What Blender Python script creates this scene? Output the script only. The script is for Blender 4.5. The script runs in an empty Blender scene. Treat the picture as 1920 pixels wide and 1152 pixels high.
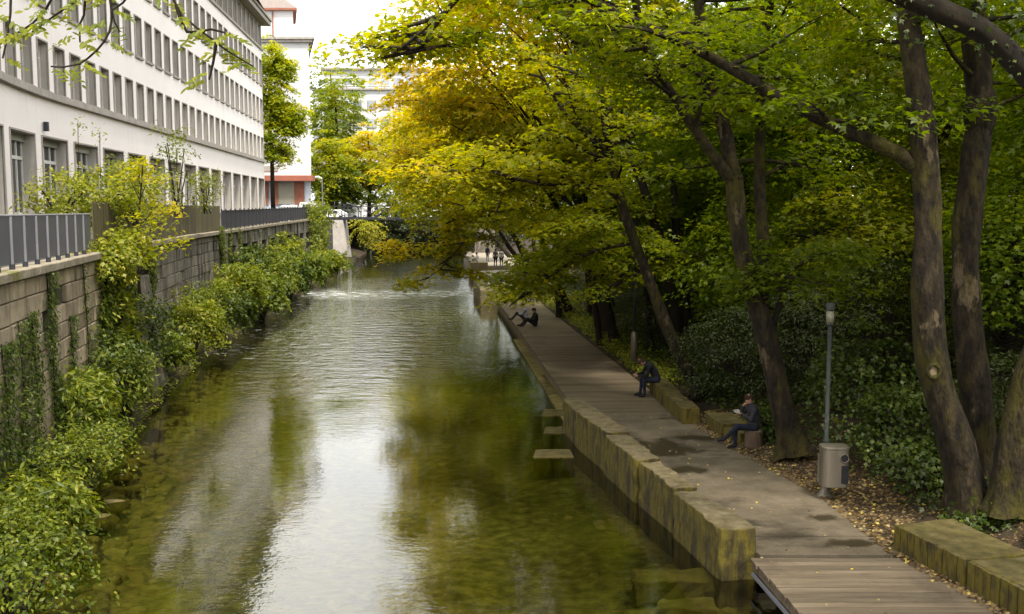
import bpy, math, random
import numpy as np
from mathutils import Vector, Matrix

random.seed(7)
rng = np.random.default_rng(11)
scene = bpy.context.scene
COL = scene.collection

# ------------------------------------------------------------------ camera
F_PX = 1867.0
PITCH = math.atan(181 / F_PX)
CAM_Z = 6.5
cam_data = bpy.data.cameras.new("camera")
cam_data.sensor_width = 36.0
cam_data.lens = 36.0 * F_PX / 1920.0
cam_data.clip_end = 3000
camera = bpy.data.objects.new("camera", cam_data)
camera.location = (0, 0, CAM_Z)
camera.rotation_euler = (math.pi / 2 - PITCH, 0, 0)
COL.objects.link(camera)
scene.camera = camera

# ------------------------------------------------------------------ world, sun, exposure
SUN_DIR = Vector((0.17, -0.48, 0.86)).normalized()      # towards the sun
world = bpy.data.worlds.new("World")
scene.world = world
world.use_nodes = True
wn, wl = world.node_tree.nodes, world.node_tree.links
wn.clear()
w_out = wn.new("ShaderNodeOutputWorld")
w_bg = wn.new("ShaderNodeBackground")
w_bg.inputs["Strength"].default_value = 0.12
w_sky = wn.new("ShaderNodeTexSky")
w_sky.sky_type = 'NISHITA'
w_sky.sun_disc = False
w_sky.sun_elevation = math.asin(SUN_DIR.z)
w_sky.sun_rotation = math.atan2(SUN_DIR.x, SUN_DIR.y)
w_sky.air_density = 1.0
w_sky.dust_density = 1.5
w_tc = wn.new("ShaderNodeTexCoord")
w_noise = wn.new("ShaderNodeTexNoise")
w_noise.inputs["Scale"].default_value = 2.2
w_noise.inputs["Detail"].default_value = 6
w_ramp = wn.new("ShaderNodeValToRGB")
w_ramp.color_ramp.elements[0].position = 0.30
w_ramp.color_ramp.elements[0].color = (0.55, 0.55, 0.55, 1)
w_ramp.color_ramp.elements[1].position = 0.62
w_ramp.color_ramp.elements[1].color = (1, 1, 1, 1)
w_mix = wn.new("ShaderNodeMixRGB")
w_mix.inputs["Color2"].default_value = (10.2, 10.05, 9.75, 1)
wl.new(w_tc.outputs["Generated"], w_noise.inputs["Vector"])
wl.new(w_noise.outputs["Fac"], w_ramp.inputs["Fac"])
wl.new(w_ramp.outputs["Color"], w_mix.inputs["Fac"])
wl.new(w_sky.outputs["Color"], w_mix.inputs["Color1"])
wl.new(w_mix.outputs["Color"], w_bg.inputs["Color"])
wl.new(w_bg.outputs["Background"], w_out.inputs["Surface"])

sun_data = bpy.data.lights.new("sun", 'SUN')
sun_data.energy = 3.2
sun_data.angle = math.radians(12)
sun_data.color = (1.0, 0.93, 0.80)
sun = bpy.data.objects.new("sun", sun_data)
sun.rotation_euler = SUN_DIR.to_track_quat('Z', 'Y').to_euler()
sun.location = SUN_DIR * 80
COL.objects.link(sun)

scene.view_settings.view_transform = 'Standard'
scene.view_settings.look = 'None'
scene.view_settings.exposure = 1.2
scene.view_settings.gamma = 1.0
scene.view_settings.use_curve_mapping = False
scene.render.engine = 'CYCLES'
scene.cycles.max_bounces = 8
scene.cycles.diffuse_bounces = 2
scene.cycles.glossy_bounces = 3
scene.cycles.transmission_bounces = 4
scene.cycles.transparent_max_bounces = 8
scene.cycles.caustics_reflective = False
scene.cycles.caustics_refractive = False
scene.cycles.use_denoising = True

# ------------------------------------------------------------------ helpers
def ray(px, py):
    u, v = (px - 960) / F_PX, (576 - py) / F_PX
    return Vector((u, math.cos(PITCH) + v * math.sin(PITCH), -math.sin(PITCH) + v * math.cos(PITCH)))

def at(px, py, Y):
    """the point of the place seen at a pixel of the photograph, Y metres ahead"""
    r = ray(px, py)
    return Vector((0, 0, CAM_Z)) + r * (Y / r.y)

def onz(px, py, z):
    r = ray(px, py)
    return Vector((0, 0, CAM_Z)) + r * ((z - CAM_Z) / r.z)

def lerp(tab, y):
    return float(np.interp(y, [t[0] for t in tab], [t[1] for t in tab]))

def tag(o, label=None, cat=None, group=None, kind=None):
    if label: o["label"] = label
    if cat: o["category"] = cat
    if group: o["group"] = group
    if kind: o["kind"] = kind
    return o

WLOC = {}
def wloc(o):
    return WLOC.get(o.name, Vector((0, 0, 0))) if o else Vector((0, 0, 0))

def empty(name, loc, label=None, cat=None, group=None):
    o = bpy.data.objects.new(name, None)
    o.empty_display_size = 0.2
    o.location = loc
    COL.objects.link(o)
    WLOC[o.name] = Vector(loc)
    return tag(o, label, cat, group)

def link(name, me, parent=None, loc=None):
    """link a mesh; loc is the world position of its origin"""
    o = bpy.data.objects.new(name, me)
    COL.objects.link(o)
    l = Vector(loc) if loc is not None else wloc(parent)
    if parent:
        o.parent = parent
        o.location = l - wloc(parent)
    else:
        o.location = l
    WLOC[o.name] = l
    return o

class MB:
    def __init__(s):
        s.v, s.f, s.m = [], [], []
    def add(s, verts, faces, mi=0):
        b = len(s.v)
        s.v += [tuple(p) for p in verts]
        s.f += [tuple(b + i for i in f) for f in faces]
        s.m += [mi] * len(faces)
        return s
    def quad(s, a, b, c, d, mi=0):
        return s.add([a, b, c, d], [(0, 1, 2, 3)], mi)
    def box(s, c, size, rz=0.0, mi=0, jit=0.0, rx=0.0):
        M = Matrix.Rotation(rz, 3, 'Z') @ Matrix.Rotation(rx, 3, 'X')
        P = []
        for sx, sy, sz in ((-1,-1,-1),(1,-1,-1),(1,1,-1),(-1,1,-1),(-1,-1,1),(1,-1,1),(1,1,1),(-1,1,1)):
            p = M @ Vector((sx*size[0]/2, sy*size[1]/2, sz*size[2]/2)) + Vector(c)
            if jit: p += Vector((random.uniform(-jit,jit), random.uniform(-jit,jit), random.uniform(-jit,jit)))
            P.append(p)
        return s.add(P, [(0,3,2,1),(4,5,6,7),(0,1,5,4),(1,2,6,5),(2,3,7,6),(3,0,4,7)], mi)
    def prism(s, poly, z0, z1, mi=0):
        n = len(poly)
        area = sum(poly[i][0]*poly[(i+1)%n][1]-poly[(i+1)%n][0]*poly[i][1] for i in range(n))
        if area < 0: poly = poly[::-1]
        P = [(p[0], p[1], z0) for p in poly] + [(p[0], p[1], z1) for p in poly]
        fs = [tuple(range(n))[::-1], tuple(range(n, 2*n))] + [(i, (i+1) % n, n+(i+1) % n, n+i) for i in range(n)]
        return s.add(P, fs, mi)
    def tube(s, pts, rad, sides=8, mi=0, cap=True, wob=0.0):
        pts = [Vector(p) for p in pts]
        n = len(pts)
        P = []
        ref = None
        for i, p in enumerate(pts):
            t = (pts[min(i+1, n-1)] - pts[max(i-1, 0)]).normalized()
            if ref is None:
                ref = t.orthogonal().normalized()
            else:
                ref = (ref - t * ref.dot(t))
                ref = ref.normalized() if ref.length > 1e-6 else t.orthogonal().normalized()
            b = t.cross(ref)
            r = rad[i] if hasattr(rad, '__len__') else rad
            for k in range(sides):
                a = 2*math.pi*k/sides
                rr = r * (1 + (random.uniform(-wob, wob) if wob else 0))
                P.append(p + ref*(math.cos(a)*rr) + b*(math.sin(a)*rr))
        fs = []
        for i in range(n-1):
            for k in range(sides):
                k2 = (k+1) % sides
                fs.append((i*sides+k, i*sides+k2, (i+1)*sides+k2, (i+1)*sides+k))
        if cap:
            fs.append(tuple(range(sides))[::-1]); fs.append(tuple((n-1)*sides+k for k in range(sides)))
        return s.add(P, fs, mi)
    def lathe(s, c, prof, sides=16, mi=0, sx=1.0, sy=1.0):
        P, fs, n = [], [], len(prof)
        for r, z in prof:
            for k in range(sides):
                a = 2*math.pi*k/sides
                P.append((c[0]+r*sx*math.cos(a), c[1]+r*sy*math.sin(a), c[2]+z))
        for i in range(n-1):
            for k in range(sides):
                k2 = (k+1) % sides
                fs.append((i*sides+k, i*sides+k2, (i+1)*sides+k2, (i+1)*sides+k))
        fs.append(tuple(range(sides))[::-1]); fs.append(tuple((n-1)*sides+k for k in range(sides)))
        return s.add(P, fs, mi)
    def mesh(s, name, mats, org=(0, 0, 0), smooth=False):
        me = bpy.data.meshes.new(name)
        ox, oy, oz = org
        me.from_pydata([(x-ox, y-oy, z-oz) for x, y, z in s.v], [], s.f)
        for m in (mats if isinstance(mats, (list, tuple)) else [mats]):
            me.materials.append(m)
        if any(s.m): me.polygons.foreach_set("material_index", s.m)
        if smooth: me.polygons.foreach_set("use_smooth", [True]*len(me.polygons))
        me.update()
        return me
    def build(s, name, mats, parent=None, smooth=False, loc=None, bevel=0.0):
        """verts are world coordinates; the origin goes to loc, else to the parent's origin, else to the base centre"""
        if loc is None:
            if parent: loc = wloc(parent)
            else:
                a = np.array(s.v); loc = Vector(((a[:,0].min()+a[:,0].max())/2, (a[:,1].min()+a[:,1].max())/2, a[:,2].min()))
        o = link(name, s.mesh(name, mats, loc, smooth), parent, loc)
        if bevel:
            b = o.modifiers.new("bevel", 'BEVEL'); b.width = bevel; b.segments = 2; b.limit_method = 'ANGLE'
        return o

# ------------------------------------------------------------------ materials
def new_mat(name):
    m = bpy.data.materials.new(name)
    m.use_nodes = True
    n, l = m.node_tree.nodes, m.node_tree.links
    n.clear()
    out = n.new("ShaderNodeOutputMaterial")
    return m, n, l, out

def ramp(n, stops):
    r = n.new("ShaderNodeValToRGB")
    e = r.color_ramp.elements
    while len(e) < len(stops): e.new(0.5)
    for el, (p, c) in zip(e, stops):
        el.position = p; el.color = (*c, 1)
    return r

def surf(name, stops, scale=3.0, rough=0.8, bump=0.3, bscale=20.0, stretch=(1, 1, 1), metal=0.0, spec=0.3,
         rnd=0.0, stain=None, detail=8, bdist=0.03):
    """noise-coloured principled surface; rnd: brightness change from object to object; stain=(colour, scale, lo, hi, stretch)"""
    m, n, l, out = new_mat(name)
    b = n.new("ShaderNodeBsdfPrincipled")
    tc = n.new("ShaderNodeNewGeometry")
    mp = n.new("ShaderNodeMapping"); mp.inputs["Scale"].default_value = stretch
    l.new(tc.outputs["Position"], mp.inputs["Vector"])
    t = n.new("ShaderNodeTexNoise"); t.inputs["Scale"].default_value = scale; t.inputs["Detail"].default_value = detail
    t.inputs["Roughness"].default_value = 0.65
    l.new(mp.outputs["Vector"], t.inputs["Vector"])
    r = ramp(n, stops)
    l.new(t.outputs["Fac"], r.inputs["Fac"])
    col = r.outputs["Color"]
    if stain:
        for (sc, ss, lo, hi, st) in (stain if isinstance(stain, list) else [stain]):
            mp2 = n.new("ShaderNodeMapping"); mp2.inputs["Scale"].default_value = st
            l.new(tc.outputs["Position"], mp2.inputs["Vector"])
            t2 = n.new("ShaderNodeTexNoise"); t2.inputs["Scale"].default_value = ss; t2.inputs["Detail"].default_value = 8
            t2.inputs["Roughness"].default_value = 0.7
            l.new(mp2.outputs["Vector"], t2.inputs["Vector"])
            mr = n.new("ShaderNodeMapRange"); mr.inputs["From Min"].default_value = lo; mr.inputs["From Max"].default_value = hi
            l.new(t2.outputs["Fac"], mr.inputs["Value"])
            mx = n.new("ShaderNodeMixRGB"); mx.inputs["Color2"].default_value = (*sc, 1)
            l.new(mr.outputs["Result"], mx.inputs["Fac"]); l.new(col, mx.inputs["Color1"])
            col = mx.outputs["Color"]
    if rnd:
        oi = n.new("ShaderNodeObjectInfo")
        mr = n.new("ShaderNodeMapRange"); mr.inputs["To Min"].default_value = 1 - rnd; mr.inputs["To Max"].default_value = 1 + rnd
        l.new(oi.outputs["Random"], mr.inputs["Value"])
        hs = n.new("ShaderNodeHueSaturation"); l.new(mr.outputs["Result"], hs.inputs["Value"]); l.new(col, hs.inputs["Color"])
        col = hs.outputs["Color"]
    l.new(col, b.inputs["Base Color"])
    b.inputs["Roughness"].default_value = rough
    b.inputs["Metallic"].default_value = metal
    b.inputs["Specular IOR Level"].default_value = spec
    if bump:
        t3 = n.new("ShaderNodeTexNoise"); t3.inputs["Scale"].default_value = bscale; t3.inputs["Detail"].default_value = 8
        l.new(mp.outputs["Vector"], t3.inputs["Vector"])
        bp = n.new("ShaderNodeBump"); bp.inputs["Strength"].default_value = bump; bp.inputs["Distance"].default_value = bdist
        l.new(t3.outputs["Fac"], bp.inputs["Height"]); l.new(bp.outputs["Normal"], b.inputs["Normal"])
    l.new(b.outputs["BSDF"], out.inputs["Surface"])
    return m

def leaf_mat(name, stops, trans=0.45, gloss=0.02):
    m, n, l, out = new_mat(name)
    at_ = n.new("ShaderNodeAttribute"); at_.attribute_name = "hue"
    r = ramp(n, stops)
    oi = n.new("ShaderNodeObjectInfo")
    ma = n.new("ShaderNodeMath"); ma.operation = 'MULTIPLY_ADD'; ma.inputs[1].default_value = 0.10; l.new(oi.outputs["Random"], ma.inputs[0])
    mb_ = n.new("ShaderNodeMath"); mb_.operation = 'SUBTRACT'; mb_.inputs[1].default_value = 0.05
    l.new(at_.outputs["Fac"], mb_.inputs[0]); l.new(mb_.outputs[0], ma.inputs[2])
    l.new(ma.outputs[0], r.inputs["Fac"])
    d = n.new("ShaderNodeBsdfDiffuse"); t = n.new("ShaderNodeBsdfTranslucent"); g = n.new("ShaderNodeBsdfGlossy")
    g.inputs["Roughness"].default_value = 0.45
    g.inputs["Color"].default_value = (0.8, 0.8, 0.75, 1)
    hs = n.new("ShaderNodeHueSaturation"); hs.inputs["Saturation"].default_value = 1.1; hs.inputs["Value"].default_value = 1.35
    l.new(r.outputs["Color"], d.inputs["Color"]); l.new(r.outputs["Color"], hs.inputs["Color"]); l.new(hs.outputs["Color"], t.inputs["Color"])
    m1 = n.new("ShaderNodeMixShader"); m1.inputs["Fac"].default_value = trans
    l.new(d.outputs["BSDF"], m1.inputs[1]); l.new(t.outputs["BSDF"], m1.inputs[2])
    m2 = n.new("ShaderNodeMixShader"); m2.inputs["Fac"].default_value = gloss
    l.new(m1.outputs["Shader"], m2.inputs[1]); l.new(g.outputs["BSDF"], m2.inputs[2])
    l.new(m2.outputs["Shader"], out.inputs["Surface"])
    return m

GREENS = [(0.0, (0.022, 0.038, 0.003)), (0.25, (0.080, 0.120, 0.005)), (0.5, (0.175, 0.215, 0.007)), (0.72, (0.37, 0.345, 0.008)), (0.88, (0.58, 0.44, 0.009)), (1.0, (0.66, 0.42, 0.009))]
M_leaf = leaf_mat("maple_leaf", GREENS, 0.64)
M_leaf_green = leaf_mat("green_maple_leaf", [(q, (c[0]*0.86, c[1]*1.02, c[2])) for q, c in GREENS], 0.64)
M_bush = leaf_mat("bush_leaf", [(0, (0.024, 0.038, 0.005)), (0.35, (0.080, 0.118, 0.010)), (0.7, (0.20, 0.225, 0.020)), (1, (0.42, 0.38, 0.05))], 0.45, 0.02)
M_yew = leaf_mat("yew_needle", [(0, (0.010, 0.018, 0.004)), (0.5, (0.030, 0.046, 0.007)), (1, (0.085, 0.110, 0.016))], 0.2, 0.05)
M_ivy = leaf_mat("ivy_leaf", [(0, (0.012, 0.026, 0.005)), (0.5, (0.050, 0.080, 0.010)), (1, (0.16, 0.18, 0.020))], 0.35, 0.03)
M_fallen = leaf_mat("fallen_leaf", [(0, (0.030, 0.017, 0.007)), (0.45, (0.10, 0.06, 0.025)), (0.75, (0.22, 0.15, 0.06)), (0.92, (0.40, 0.30, 0.12)), (1, (0.55, 0.42, 0.05))], 0.1, 0.06)
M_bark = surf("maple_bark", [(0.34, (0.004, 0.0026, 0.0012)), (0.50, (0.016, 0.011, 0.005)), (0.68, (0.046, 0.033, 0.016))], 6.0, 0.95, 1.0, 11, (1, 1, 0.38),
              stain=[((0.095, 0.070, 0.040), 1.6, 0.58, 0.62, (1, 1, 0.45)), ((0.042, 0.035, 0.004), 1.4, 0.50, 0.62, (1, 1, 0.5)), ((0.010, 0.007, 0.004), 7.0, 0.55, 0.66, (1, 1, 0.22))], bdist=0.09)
M_bark_dark = surf("dark_bark", [(0.3, (0.008, 0.006, 0.0035)), (0.6, (0.022, 0.016, 0.009)), (0.8, (0.042, 0.032, 0.018))], 3, 0.95, 0.7, 18, (1, 1, 0.3))
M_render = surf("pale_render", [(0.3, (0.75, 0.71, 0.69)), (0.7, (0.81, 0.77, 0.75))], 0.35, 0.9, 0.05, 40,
                stain=[((0.66, 0.605, 0.565), 0.8, 0.56, 0.80, (1, 1, 0.12)), ((0.70, 0.65, 0.61), 3.0, 0.58, 0.75, (1, 1, 0.05))])
M_render_white = surf("white_render", [(0.3, (0.52, 0.52, 0.525)), (0.7, (0.57, 0.57, 0.575))], 0.3, 0.9, 0.05, 40)
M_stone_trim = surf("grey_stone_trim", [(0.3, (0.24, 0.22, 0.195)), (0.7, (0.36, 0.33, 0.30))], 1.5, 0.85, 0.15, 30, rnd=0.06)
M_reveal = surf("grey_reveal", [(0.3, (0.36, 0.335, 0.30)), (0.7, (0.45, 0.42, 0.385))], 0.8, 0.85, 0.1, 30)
M_frame = surf("white_window_frame", [(0.3, (0.62, 0.61, 0.58)), (0.7, (0.70, 0.69, 0.66))], 1, 0.5, 0)
M_blind = surf("dim_blind", [(0.3, (0.26, 0.255, 0.225)), (0.7, (0.36, 0.35, 0.31))], 0.8, 0.7, 0, rnd=0.5, stretch=(1, 1, 0.1))
M_stone = surf("wall_stone", [(0.3, (0.18, 0.145, 0.098)), (0.5, (0.31, 0.255, 0.178)), (0.75, (0.43, 0.36, 0.26))], 1.6, 0.95, 0.6, 9, rnd=0.16,
               stain=[((0.055, 0.048, 0.034), 1.1, 0.52, 0.75, (1, 1, 0.25)), ((0.10, 0.105, 0.028), 0.9, 0.62, 0.8, (1, 1, 0.3))])
M_stone_old = surf("old_wall_stone", [(0.3, (0.075, 0.066, 0.052)), (0.5, (0.14, 0.125, 0.10)), (0.8, (0.34, 0.32, 0.275))], 1.2, 0.95, 0.8, 8, rnd=0.2,
                   stain=[((0.028, 0.024, 0.018), 1.2, 0.48, 0.62, (1, 1, 0.12)), ((0.46, 0.44, 0.39), 0.9, 0.62, 0.70, (1, 1, 0.12))])
M_mortar = surf("dark_mortar", [(0.3, (0.035, 0.030, 0.022)), (0.7, (0.075, 0.066, 0.050))], 3, 0.95, 0.4, 20)
M_coping = surf("coping_stone", [(0.3, (0.16, 0.135, 0.10)), (0.7, (0.30, 0.26, 0.205))], 2, 0.95, 0.5, 15,
                stain=((0.11, 0.11, 0.02), 0.8, 0.52, 0.68, (1, 1, 1)))
M_concrete = surf("mossy_concrete", [(0.3, (0.125, 0.100, 0.060)), (0.55, (0.205, 0.168, 0.105)), (0.8, (0.29, 0.245, 0.165))], 2.2, 0.95, 0.5, 24,
                  stain=[((0.17, 0.135, 0.014), 1.3, 0.50, 0.66, (1, 1, 1))])
def path_mat():
    m = surf("path_concrete", [(0.25, (0.060, 0.047, 0.031)), (0.5, (0.118, 0.094, 0.063)), (0.8, (0.19, 0.155, 0.108))], 1.3, 0.9, 0.4, 30,
             stain=[((0.035, 0.027, 0.015), 0.5, 0.55, 0.68, (1, 1.6, 1)), ((0.25, 0.21, 0.155), 2.8, 0.64, 0.72, (1, 1, 1)), ((0.025, 0.020, 0.012), 14, 0.60, 0.68, (1, 1, 1))])
    n, l = m.node_tree.nodes, m.node_tree.links
    b = next(q for q in n if q.type == 'BSDF_PRINCIPLED')
    old = b.inputs["Base Color"].links[0].from_socket
    geo = n.new("ShaderNodeNewGeometry")
    nz = n.new("ShaderNodeTexNoise"); nz.inputs["Scale"].default_value = 1.6; nz.inputs["Detail"].default_value = 8; nz.inputs["Roughness"].default_value = 0.7
    l.new(geo.outputs["Position"], nz.inputs["Vector"])
    acc = None
    for (cx, cy, rx, ry) in ((3.75, 24.9, 1.15, 1.15), (4.9, 25.9, 0.8, 0.5), (3.95, 22.6, 0.75, 0.45), (6.1, 19.0, 0.34, 0.28), (6.2, 17.55, 0.6, 0.25), (5.0, 28.4, 0.9, 0.2)):
        mp = n.new("ShaderNodeMapping"); mp.vector_type = 'POINT'
        mp.inputs["Scale"].default_value = (1/rx, 1/ry, 0); mp.inputs["Location"].default_value = (-cx/rx, -cy/ry, 0)
        l.new(geo.outputs["Position"], mp.inputs["Vector"])
        ln = n.new("ShaderNodeVectorMath"); ln.operation = 'LENGTH'; l.new(mp.outputs["Vector"], ln.inputs[0])
        ad = n.new("ShaderNodeMath"); ad.operation = 'MULTIPLY_ADD'; ad.inputs[1].default_value = 2.6
        l.new(nz.outputs["Fac"], ad.inputs[0]); l.new(ln.outputs["Value"], ad.inputs[2])
        mr = n.new("ShaderNodeMapRange"); mr.interpolation_type = 'SMOOTHSTEP'
        for k, q in zip(("From Min", "From Max", "To Min", "To Max"), (1.75, 2.35, 0.85, 0.0)): mr.inputs[k].default_value = q
        l.new(ad.outputs[0], mr.inputs["Value"])
        if acc is None: acc = mr.outputs["Result"]
        else:
            mx = n.new("ShaderNodeMath"); mx.operation = 'MAXIMUM'; l.new(acc, mx.inputs[0]); l.new(mr.outputs["Result"], mx.inputs[1]); acc = mx.outputs[0]
    mc = n.new("ShaderNodeMixRGB"); mc.inputs["Color2"].default_value = (0.022, 0.016, 0.007, 1)
    l.new(acc, mc.inputs["Fac"]); l.new(old, mc.inputs["Color1"]); l.new(mc.outputs["Color"], b.inputs["Base Color"])
    rr = n.new("ShaderNodeMapRange"); rr.inputs["To Min"].default_value = 0.9; rr.inputs["To Max"].default_value = 0.35
    l.new(acc, rr.inputs["Value"]); l.new(rr.outputs["Result"], b.inputs["Roughness"])
    return m
M_path = path_mat()
M_terrace = surf("pale_terrace", [(0.3, (0.20, 0.17, 0.13)), (0.7, (0.28, 0.24, 0.19))], 0.8, 0.9, 0.2, 30)
M_plank = surf("weathered_plank", [(0.25, (0.078, 0.057, 0.036)), (0.5, (0.138, 0.106, 0.070)), (0.8, (0.225, 0.178, 0.122))], 3.0, 0.8, 0.4, 30, (0.25, 3, 1), rnd=0.22,
               stain=((0.05, 0.036, 0.026), 0.5, 0.55, 0.75, (1, 0.6, 1)))
M_fence_wood = surf("mossy_fence_wood", [(0.25, (0.040, 0.032, 0.016)), (0.6, (0.088, 0.075, 0.035)), (0.85, (0.13, 0.115, 0.055))], 3, 0.9, 0.4, 20, (1, 1, 0.15), rnd=0.3)
M_fence_panel = surf("grey_panel_metal", [(0.3, (0.066, 0.068, 0.082)), (0.7, (0.086, 0.088, 0.102))], 0.8, 0.55, 0.0, rnd=0.08, spec=0.4)
M_fence_post = surf("pale_post_metal", [(0.3, (0.15, 0.15, 0.17)), (0.7, (0.20, 0.20, 0.22))], 2, 0.5, 0)
M_dark_metal = surf("dark_metal", [(0.3, (0.020, 0.020, 0.028)), (0.7, (0.036, 0.036, 0.046))], 2, 0.5, 0)
M_soil = surf("bank_soil", [(0.25, (0.012, 0.008, 0.004)), (0.55, (0.034, 0.023, 0.012)), (0.8, (0.070, 0.049, 0.026))], 3.0, 0.95, 0.8, 18)
M_asphalt = surf("street_asphalt", [(0.3, (0.045, 0.045, 0.047)), (0.7, (0.075, 0.074, 0.073))], 1, 0.9, 0.3, 40)
M_bed = surf("river_bed_gravel", [(0.30, (0.024, 0.024, 0.006)), (0.48, (0.088, 0.084, 0.020)), (0.70, (0.20, 0.175, 0.055))], 3.2, 0.95, 0.9, 6,
             stain=((0.075, 0.080, 0.012), 0.25, 0.50, 0.72, (1, 0.5, 1)))
M_bed_stone = surf("algae_stone", [(0.3, (0.075, 0.060, 0.018)), (0.6, (0.20, 0.165, 0.050)), (0.8, (0.34, 0.285, 0.12))], 2.5, 0.9, 0.6, 12, rnd=0.3)
M_glass, _n, _l, _o = new_mat("window_glass")
_b = _n.new("ShaderNodeBsdfPrincipled"); _b.inputs["Base Color"].default_value = (0.035, 0.04, 0.042, 1); _b.inputs["Roughness"].default_value = 0.06
_l.new(_b.outputs["BSDF"], _o.inputs["Surface"])

def water_mat():
    m, n, l, out = new_mat("river_water")
    geo = n.new("ShaderNodeNewGeometry")
    sep = n.new("ShaderNodeSeparateXYZ"); l.new(geo.outputs["Position"], sep.inputs["Vector"])
    def noise(scale, st, det=3, rough=0.5):
        mp = n.new("ShaderNodeMapping"); mp.inputs["Scale"].default_value = st
        mp.inputs["Rotation"].default_value = (0, 0, 0.12)
        l.new(geo.outputs["Position"], mp.inputs["Vector"])
        t = n.new("ShaderNodeTexNoise"); t.inputs["Scale"].default_value = scale; t.inputs["Detail"].default_value = det
        t.inputs["Roughness"].default_value = rough
        l.new(mp.outputs["Vector"], t.inputs["Vector"])
        return t
    def math_(op, a, b):
        x = n.new("ShaderNodeMath"); x.operation = op
        for i, q in enumerate((a, b)):
            if isinstance(q, (int, float)): x.inputs[i].default_value = q
            else: l.new(q, x.inputs[i])
        return x.outputs[0]
    def mrange(v, a, b, c, d):
        x = n.new("ShaderNodeMapRange"); l.new(v, x.inputs["Value"])
        for k, q in zip(("From Min", "From Max", "To Min", "To Max"), (a, b, c, d)): x.inputs[k].default_value = q
        x.interpolation_type = 'SMOOTHSTEP'
        return x.outputs["Result"]
    # where the current is broken: riffle beyond the second deck, calmer water nearer
    y = sep.outputs["Y"]
    wob = noise(0.12, (1, 0.5, 1), 3)
    yy = math_('ADD', y, math_('MULTIPLY', math_('SUBTRACT', wob.outputs["Fac"], 0.5), 34.0))
    riff = math_('MULTIPLY', mrange(yy, 30, 50, 0, 1), mrange(yy, 84, 105, 1, 0.35))
    xr = math_('ADD', sep.outputs["X"], math_('MULTIPLY', y, 0.077))
    riff = math_('MULTIPLY', riff, mrange(math_('ADD', xr, math_('MULTIPLY', wob.outputs["Fac"], 4.0)), 1.6, 4.8, 1, 0.04))
    patch = noise(0.35, (1, 0.6, 1), 3)
    h1 = noise(1.1, (0.8, 1.3, 1), 3, 0.6)
    h2 = noise(3.6, (0.8, 1.4, 1), 3, 0.55)
    h3 = noise(11.0, (1, 1.2, 1), 2)
    calm = mrange(patch.outputs["Fac"], 0.42, 0.72, 0.28, 0.85)
    near = math_('MULTIPLY', calm, math_('ADD', math_('MULTIPLY', h1.outputs["Fac"], 0.07), math_('ADD', math_('MULTIPLY', h2.outputs["Fac"], 0.16), math_('MULTIPLY', h3.outputs["Fac"], 0.055))))
    rough_ = math_('MULTIPLY', riff, math_('ADD', math_('MULTIPLY', h1.outputs["Fac"], 2.1), math_('MULTIPLY', h2.outputs["Fac"], 0.55)))
    h = math_('ADD', near, rough_)
    bp = n.new("ShaderNodeBump"); bp.inputs["Strength"].default_value = 1.0; bp.inputs["Distance"].default_value = 0.055
    l.new(h, bp.inputs["Height"])
    fr = n.new("ShaderNodeFresnel"); fr.inputs["IOR"].default_value = 1.9
    l.new(bp.outputs["Normal"], fr.inputs["Normal"])
    gl = n.new("ShaderNodeBsdfGlossy"); gl.inputs["Roughness"].default_value = 0.012; gl.inputs["Color"].default_value = (1, 1, 1, 1)
    l.new(bp.outputs["Normal"], gl.inputs["Normal"])
    tr = n.new("ShaderNodeBsdfTransparent"); tr.inputs["Color"].default_value = (0.77, 0.79, 0.50, 1)
    mx = n.new("ShaderNodeMixShader")
    l.new(fr.outputs["Fac"], mx.inputs["Fac"]); l.new(tr.outputs["BSDF"], mx.inputs[1]); l.new(gl.outputs["BSDF"], mx.inputs[2])
    # foam flecks in the riffle
    fo = noise(3.2, (0.35, 1.6, 1), 5, 0.7)
    line = math_('MULTIPLY', mrange(math_('ADD', y, math_('MULTIPLY', math_('SUBTRACT', wob.outputs["Fac"], 0.5), 14.0)), 71.5, 77.0, 0, 1), mrange(math_('ADD', y, math_('MULTIPLY', math_('SUBTRACT', wob.outputs["Fac"], 0.5), 14.0)), 77.5, 83.5, 1, 0))
    fo2 = noise(1.6, (0.5, 1.2, 1), 6, 0.75)
    fline = math_('MULTIPLY', line, mrange(fo2.outputs["Fac"], 0.47, 0.62, 0, 0.95))
    fmask = math_('MAXIMUM', fline, math_('MULTIPLY', mrange(fo.outputs["Fac"], 0.58, 0.70, 0, 1), mrange(riff, 0.35, 0.95, 0, 0.75)))
    df = n.new("ShaderNodeBsdfDiffuse"); df.inputs["Color"].default_value = (0.62, 0.64, 0.62, 1)
    m2 = n.new("ShaderNodeMixShader")
    l.new(fmask, m2.inputs["Fac"]); l.new(mx.outputs["Shader"], m2.inputs[1]); l.new(df.outputs["BSDF"], m2.inputs[2])
    l.new(m2.outputs["Shader"], out.inputs["Surface"])
    return m
M_water = water_mat()
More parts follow.
